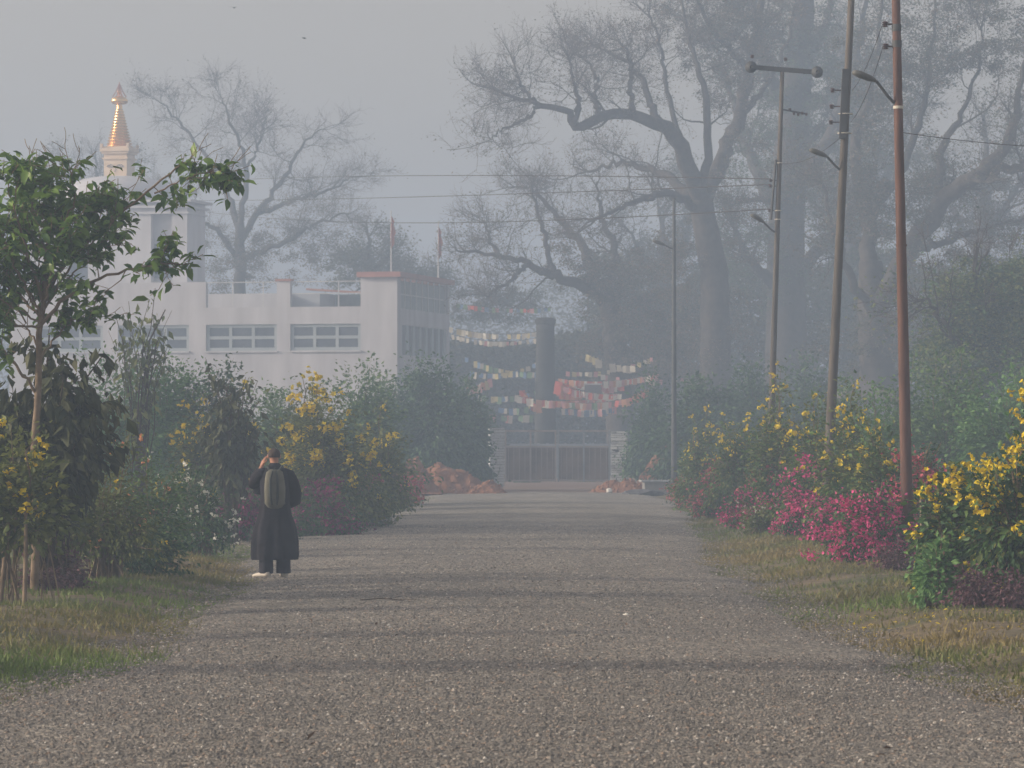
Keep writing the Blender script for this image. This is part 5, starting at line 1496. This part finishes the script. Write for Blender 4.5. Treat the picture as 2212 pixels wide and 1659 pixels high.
for (x, Y, w, h, nf, lab) in ((1905, 60, 1.3, 2.0, 14, 'olive yellow-flowered bush left of the rusty pole foot'),
                              (1845, 64, 1.5, 2.25, 16, 'olive yellow-flowered bush in front of the dark grey pole foot'),
                              (1765, 71, 1.6, 2.55, 16, 'yellow-flowered bush left of the dark grey pole'),
                              (1680, 79, 1.8, 2.75, 20, 'tall yellow-flowered bush hiding the crossarm pole foot'),
                              (1595, 89, 1.8, 2.5, 18, 'yellow-flowered bush midway between crossarm pole and lamp post'),
                              (1512, 99, 1.7, 2.35, 16, 'farthest yellow-flowered bush, right beside the lamp post')):
    yellow(lab, x, Y, w, h, 9500, nf + 10, .12, 120, mat='leaf_olive', ls=.08, top=1.3, group=RB, low=.08, stems=5, spreadp=.11, lumpy=.28, petals=5, mats=[M['leaf_olive'], M['leaf_green']], mprob=[.6, .4])
shrub('young_tree', 'light green sapling with layered leaves between the two nearer poles', 'young tree', 1893, 0, 82, 1.1, 3.25, 50, 2600, .09, M['leaf_feather'], group=RB, stems=3, low=.35)
for (x, Y, w, h, m_, lab) in ((2050, 90, 3.2, 3.7, 'leaf_green', 'tall hazy green bush behind the rusty pole'), (2180, 82, 3.0, 3.4, 'leaf_feather', 'tall green bush at the right edge behind the yellow shrubs'),
                              (1960, 98, 3.0, 3.5, 'leaf_green', 'hazy green bush between the rusty and the dark grey pole'), (1840, 112, 3.2, 3.5, 'leaf_green', 'faded bush behind the foot of the dark grey pole'),
                              (2240, 100, 3.2, 4.4, 'leaf_green', 'tallest hazy bush at the right edge')):
    shrub('dense_bush', lab, 'bush', x, 0, Y, w, h, 180, 18000, .115, M[m_], group=RB, stems=3, low=.02, spreadp=.18, lumpy=.2)
for (x, Y, w, h, m_, lab) in ((1525, 136, 4.0, 4.1, 'leaf_deep', 'dark bush behind the slender lamp post'), (1640, 142, 4.6, 5.0, 'leaf_deep', 'faded rounded bush left of the crossarm pole foot'), (1745, 146, 4.2, 4.8, 'leaf_deep', 'faded bush between the crossarm and the dark grey poles')):
    shrub('dense_bush', lab, 'bush', x, 0, Y, w, h, 200, 22000, .16, M[m_], group=RB, stems=3, low=.02, spreadp=.25, lumpy=.15, inner=.55)

# ------------------------------------------------------------------ two birds far up
M['bird'] = m_noise('bird_feather', (.03, .03, .03), (.06, .06, .06), 5, .8)
def bird(x, y, Y, rz, lab):
    q = MB(); q.tube([(-.16, 0, 0), (-.08, 0, .01), (.04, 0, .01), (.13, 0, 0), (.17, 0, 0)], [.008, .035, .045, .02, .004], 8)
    q.add([(-.06, .03, .01), (.07, .03, .01), (.04, .20, .09), (-.05, .38, .03), (-.08, .20, .08)], [(0, 1, 2, 4), (4, 2, 3)])
    q.add([(-.06, -.03, .01), (.07, -.03, .01), (.04, -.20, .09), (-.05, -.38, .03), (-.08, -.20, .08)], [(1, 0, 4, 2), (2, 4, 3)])
    q.add([(-.14, -.01, 0), (-.14, .01, 0), (-.26, .05, 0), (-.26, -.05, 0)], [(0, 1, 2, 3)])
    o = q.build('bird', M['bird'], loc=tuple(W(x, y, Y)), rot=(.1, .1, rz)); o.scale = (.6, .6, .6); tag(o, lab, 'bird')
bird(505, 17, 150, 1.2, 'tiny bird high in the sky near the top edge'); bird(657, 83, 160, .4, 'tiny bird in the sky, lower and to the right of the other')

# ------------------------------------------------------------------ the walker
def skin_obj(name, verts, edges, radii, root_i, mat, parent, sub=2):
    me = bpy.data.meshes.new(name)
    me.from_pydata([tuple(v) for v in verts], edges, [])
    o = bpy.data.objects.new(name, me); COL.objects.link(o)
    mo = o.modifiers.new('skin', 'SKIN')
    for i, r in enumerate(radii):
        d = me.skin_vertices[0].data[i]; d.radius = (r, r) if not isinstance(r, tuple) else r; d.use_root = (i == root_i)
    s = o.modifiers.new('sub', 'SUBSURF'); s.levels = sub; s.render_levels = sub
    dg = bpy.context.evaluated_depsgraph_get()
    ev = o.evaluated_get(dg)
    me2 = bpy.data.meshes.new_from_object(ev)
    bpy.data.objects.remove(o)
    me2.name = name; me2.materials.clear(); me2.materials.append(mat)
    me2.polygons.foreach_set("use_smooth", [True] * len(me2.polygons))
    return me2

M['skin'] = m_noise('skin', (0.46, 0.22, 0.14), (0.55, 0.28, 0.19), 6, 0.55, spec=.4)
M['robe'] = m_noise('dark_maroon_robe', (0.009, 0.009, 0.015), (0.018, 0.016, 0.024), 5, 0.9, 0.4, 25)
M['trouser'] = m_noise('navy_cloth', (0.020, 0.020, 0.030), (0.035, 0.035, 0.050), 5, 0.9, 0.3, 25)
M['hair'] = m_noise('cropped_hair', (0.045, 0.032, 0.026), (0.075, 0.055, 0.045), 40, 0.9, 0.3, 80)
M['pack'] = m_noise('olive_pack_cloth', (0.11, 0.11, 0.085), (0.16, 0.155, 0.12), 8, 0.8, 0.3, 40)
M['pack_dark'] = m_noise('dark_pack_cloth', (0.035, 0.045, 0.045), (0.06, 0.07, 0.07), 8, 0.8)
M['shoe'] = m_noise('pale_shoe', (0.62, 0.56, 0.48), (0.75, 0.70, 0.62), 8, 0.6)
def ring_loft(rings, k=40, fold=0.0, nf=9, ph=0.0, open_top=False):
    """rings: (cx, cy, z, rx, ry, foldamp)"""
    vs = []
    for (cx_, cy_, z, rx, ry, fa) in rings:
        for j in range(k):
            a = 2 * math.pi * j / k
            f = 1 + fa * (math.sin(nf * a + ph + z * 1.3) * .6 + math.sin((nf + 4) * a - z * 2.1 + 1.7) * .4)
            vs.append((cx_ + rx * f * math.cos(a), cy_ + ry * f * math.sin(a), z))
    fs = [(i * k + j, i * k + (j + 1) % k, (i + 1) * k + (j + 1) % k, (i + 1) * k + j) for i in range(len(rings) - 1) for j in range(k)]
    if not open_top: fs.append(tuple((len(rings) - 1) * k + j for j in range(k)))
    return vs, fs
def person():
    Y = 50.3; X = WX(594, Y); g = .04
    rt = empty('person', (X, Y, g), R(14), 'person seen from behind in long dark robe, one hand raised to the face', 'person')
    # own frame: +y forward (away), -x left
    v = []; e = []; r = []
    def add(p, rad, parent=None):
        v.append(p); r.append(rad)
        if parent is not None: e.append((parent, len(v) - 1))
        return len(v) - 1
    pel = add((0, 0, .92), .135)
    sp1 = add((0, -.01, 1.10), (.135, .11), pel); sp2 = add((0, -.01, 1.30), (.15, .12), sp1); nb_ = add((0, -.005, 1.45), (.075, .07), sp2)
    nk = add((-.003, .01, 1.53), .052, nb_); 
    h1 = add((-.006, .035, 1.585), (.066, .072), nk); h2 = add((-.008, .035, 1.655), (.076, .094), h1); h3 = add((-.008, .028, 1.71), (.055, .075), h2)
    for s in (-1, 1):
        hp = add((s * .09, 0, .86), .085, pel); kn = add((s * .11, .02, .48), .055, hp); an = add((s * .115, -.01, .10), .038, kn)
        ft_ = add((s * .13, .10, .045), (.040, .034), an); add((s * .14, .17, .035), (.034, .026), ft_)
    # right arm hanging forwards, hand in front of the belly
    sh = add((.17, 0, 1.41), .055, sp2); el = add((.27, .0, 1.14), .042, sh); wr = add((.20, .19, 1.02), .028, el)
    pm = add((.165, .245, 1.01), (.032, .022), wr)
    fingers = []
    def hand(wrist, d, palm_n, side, parent):
        d = Vector(d).normalized(); n_ = Vector(palm_n).normalized(); s_ = d.cross(n_).normalized() * side
        base = Vector(v[parent])
        for q, (off, ln) in enumerate(((-.026, .060), (-.009, .072), (.009, .068), (.026, .052))):
            p0 = base + d * .028 + s_ * off; a_ = add(tuple(p0), .0085, parent)
            p1 = p0 + d * ln * .55 + n_ * .012; b_ = add(tuple(p1), .008, a_)
            add(tuple(p1 + d * ln * .35 + n_ * .030), .0065, b_)
        t0 = base + s_ * -.034 - d * .01; a_ = add(tuple(t0), .010, parent); b_ = add(tuple(t0 + s_ * -.02 + d * .025 + n_ * .014), .009, a_); add(tuple(t0 + s_ * -.022 + d * .052 + n_ * .024), .0075, b_)
    hand(None, (-.6, .6, -.2), (0, -.5, -1), 1, pm)
    # left arm raised to the face
    sh = add((-.17, 0, 1.42), .055, sp2); el = add((-.275, .10, 1.27), .042, sh); wr = add((-.155, .17, 1.50), .027, el)
    pm = add((-.132, .17, 1.56), (.032, .022), wr)
    hand(None, (.25, .0, 1), (1, .2, -.1), 1, pm)
    me = skin_obj('body', v, e, r, 0, M['skin'], rt)
    # face: nose, ears, chin joined into the same mesh
    b = bmesh.new(); b.from_mesh(me)
    def blob(c, s):
        q = bmesh.ops.create_icosphere(b, subdivisions=2, radius=1)
        for w_ in q['verts']: w_.co = Vector((w_.co.x * s[0], w_.co.y * s[1], w_.co.z * s[2])) + Vector(c)
    blob((-.008, .135, 1.635), (.013, .022, .022)); blob((-.008, .10, 1.575), (.032, .028, .026))
    for s in (-1, 1):
        blob((-.008 + s * .083, .025, 1.640), (.012, .020, .033)); blob((-.008 + s * .033, .116, 1.660), (.012, .008, .007))
    blob((-.008, .120, 1.600), (.024, .010, .006))
    for f in b.faces: f.smooth = True
    b.to_mesh(me); b.free()
    body = link('body', me, rt)
    # hair cap
    q = MB(); vs = []; fs = []; kk = 24; nr = 9
    for i in range(nr):
        th = i / (nr - 1) * 2.0
        for j in range(kk):
            a = 2 * math.pi * j / kk
            fr_ = 1 - .38 * max(0, math.sin(a)) ** 1.5 * (th / 2.0)       # shorter towards the face
            t_ = th * fr_
            vs.append((-.008 + .087 * math.sin(t_) * math.cos(a), .028 + .104 * math.sin(t_) * math.sin(a), 1.662 + .090 * math.cos(t_)))
    fs = [(i * kk + j, (i + 1) * kk + j, (i + 1) * kk + (j + 1) % kk, i * kk + (j + 1) % kk) for i in range(nr - 1) for j in range(kk)]
    q.add(vs, fs); q.build('hair', M['hair'], rt, smooth=True)
    # trousers
    q = MB()
    for s in (-1, 1):
        vs, fs = ring_loft([(s * .12, .01, .045, .098, .105, .04), (s * .118, .01, .20, .095, .10, .05), (s * .105, .01, .5, .10, .105, .04), (s * .09, 0, .80, .11, .12, .02)], 24, nf=5, ph=s); q.add(vs, fs)
    q.build('trousers', M['trouser'], rt, smooth=True)
    # robe
    vs, fs = ring_loft([(.0, .01, .23, .295, .21, .13), (.0, .01, .30, .306, .22, .13), (.0, .01, .48, .303, .215, .12), (0, 0, .66, .285, .195, .085), (0, 0, .84, .228, .17, .045),
                        (.0, 0, 1.0, .205, .155, .035), (.0, 0, 1.15, .20, .145, .03), (0, -.005, 1.3, .208, .14, .02), (0, -.005, 1.40, .205, .125, .015), (0, 0, 1.465, .165, .10, .01), (0, .005, 1.50, .10, .08, 0), (-.002, .01, 1.545, .066, .068, 0), (-.002, .01, 1.55, .06, .06, 0)], 56, nf=8, ph=.4)
    q = MB(); q.add(vs, fs); q.build('robe', M['robe'], rt, smooth=True)
    # sleeves (wide)
    def sleeve(pts, rs, nm='sleeve'):
        q = MB(); q.tube(pts, rs, 18); o = q.build(nm, M['robe'], rt, smooth=True)
    sleeve([(.12, 0, 1.42), (.19, 0, 1.38), (.245, .0, 1.27), (.285, .0, 1.13), (.285, .05, 1.04), (.235, .15, 1.00), (.205, .19, 1.005)], [.07, .09, .09, .088, .085, .075, .06])
    sleeve([(-.12, 0, 1.42), (-.18, .02, 1.40), (-.24, .07, 1.33), (-.285, .10, 1.27), (-.265, .12, 1.33), (-.215, .15, 1.415), (-.19, .16, 1.45)], [.07, .088, .088, .08, .07, .055, .045])
    # hanging sleeve cloth below the raised arm
    q = MB(); vs = []
    for i in range(6):
        for j in range(6):
            vs.append((-.17 - .11 * j / 5, .05 + .06 * j / 5 + .012 * math.sin(i * 2 + j), 1.36 - .05 * j / 5 - i * (.050 - .003 * j)))
    fs = [(i * 6 + j, i * 6 + j + 1, (i + 1) * 6 + j + 1, (i + 1) * 6 + j) for i in range(5) for j in range(5)]
    q.add(vs, fs); o = q.build('sleeve_drape', M['robe'], rt, smooth=True); sm = o.modifiers.new('t', 'SOLIDIFY'); sm.thickness = .012
    for s in (-1, 1):
        pts = [(-.055, .045, .052), (.0, .048, .058), (.05, .046, .055), (.11, .048, .045), (.17, .045, .036), (.215, .028, .022)]
        vs = []; kk = 14
        for (yy, rx, hz) in pts:
            for j in range(kk):
                a = 2 * math.pi * j / kk; vs.append((s * .13 + rx * math.cos(a) + s * .08 * max(0, yy), yy, max(.0, hz * .55 + hz * .75 * math.sin(a))))
        fs = [(i * kk + j, i * kk + (j + 1) % kk, (i + 1) * kk + (j + 1) % kk, (i + 1) * kk + j) for i in range(len(pts) - 1) for j in range(kk)]
        fs += [tuple(range(kk - 1, -1, -1)), tuple((len(pts) - 1) * kk + j for j in range(kk))]
        q = MB(); q.add(vs, fs); o = q.build('shoe', M['shoe'], rt, smooth=True)
        if s < 0: o.rotation_euler = (0, 0, R(38)); o.location = (-.03, .03, 0)
    # backpack, a thing of its own, worn on the back
    bp = empty('backpack', (X, Y, g), R(14), 'olive grey backpack with dark stripes worn by the person in the robe', 'backpack')
    cxp, cyp = -.045, -.235
    rings = []
    for (z, w_, d_) in ((.93, .05, .03), (.95, .10, .055), (1.0, .135, .08), (1.10, .140, .085), (1.22, .143, .088), (1.34, .13, .08), (1.43, .11, .065), (1.465, .06, .035)):
        rings.append((cxp, cyp + (.02 if z > 1.3 else 0), z, w_, d_, 0))
    vs = []; kk = 28
    for (a0_, b0_, z, rx, ry, _) in rings:
        for j in range(kk):
            a = 2 * math.pi * j / kk; c_, s_ = math.cos(a), math.sin(a)
            vs.append((a0_ + rx * math.copysign(abs(c_) ** .7, c_), b0_ + ry * math.copysign(abs(s_) ** .7, s_), z))
    fs = [(i * kk + j, i * kk + (j + 1) % kk, (i + 1) * kk + (j + 1) % kk, (i + 1) * kk + j) for i in range(len(rings) - 1) for j in range(kk)]
    fs += [tuple(range(kk - 1, -1, -1)), tuple((len(rings) - 1) * kk + j for j in range(kk))]
    q = MB(); q.add(vs, fs); q.build('bag', M['pack'], bp, smooth=True)
    for xx in (-.075, .02):                             # dark bands down the back of the bag
        q = MB(); q.tube([(cxp + xx * .5, cyp - .045, 1.445), (cxp + xx, cyp - .082, 1.34), (cxp + xx * 1.1, cyp - .098, 1.2), (cxp + xx, cyp - .094, 1.08), (cxp + xx * .7, cyp - .07, .985)], [.012, .016, .018, .018, .012], 6)
        q.build('stripe', M['pack_dark'], bp, smooth=True)
    q = MB(); q.tube([(cxp - .02, cyp - .015, 1.46), (cxp, cyp - .02, 1.495), (cxp + .03, cyp - .015, 1.46)], .008, 6); q.build('handle', M['pack_dark'], bp, smooth=True)
    for s in (-1, 1):
        q = MB(); q.tube([(cxp + s * .06, cyp + .05, 1.43), (s * .10 - .01, -.06, 1.505), (s * .11, .07, 1.47), (s * .12, .16, 1.36), (s * .14, .165, 1.22), (s * .17, .11, 1.08), (s * .13 + cxp * .5, -.14, 1.0)], .017, 6); q.build('shoulder_strap', M['pack_dark'], bp, smooth=True)
person()
for o in list(SC.objects):
    if o.parent is None and o.get('kind') == 'stuff' and 'label' not in o:
        tag(o, *{'gravel': ('loose grey and tan gravel stones strewn over the road', 'gravel'), 'fallen_petal': ('small yellow petals fallen on the right grass edge', 'petals'),
              'leaf_litter': ('dry brown leaves scattered over the road and the verges', 'dry leaves'),
              'grass': ('short dry and green grass on the verges beside the road', 'grass'), 'haze': ('pale morning haze lying over the whole place', 'haze'),
              'woodland': ('faded belt of trees closing the view far behind', 'woodland')}[o.name.split('.')[0]])
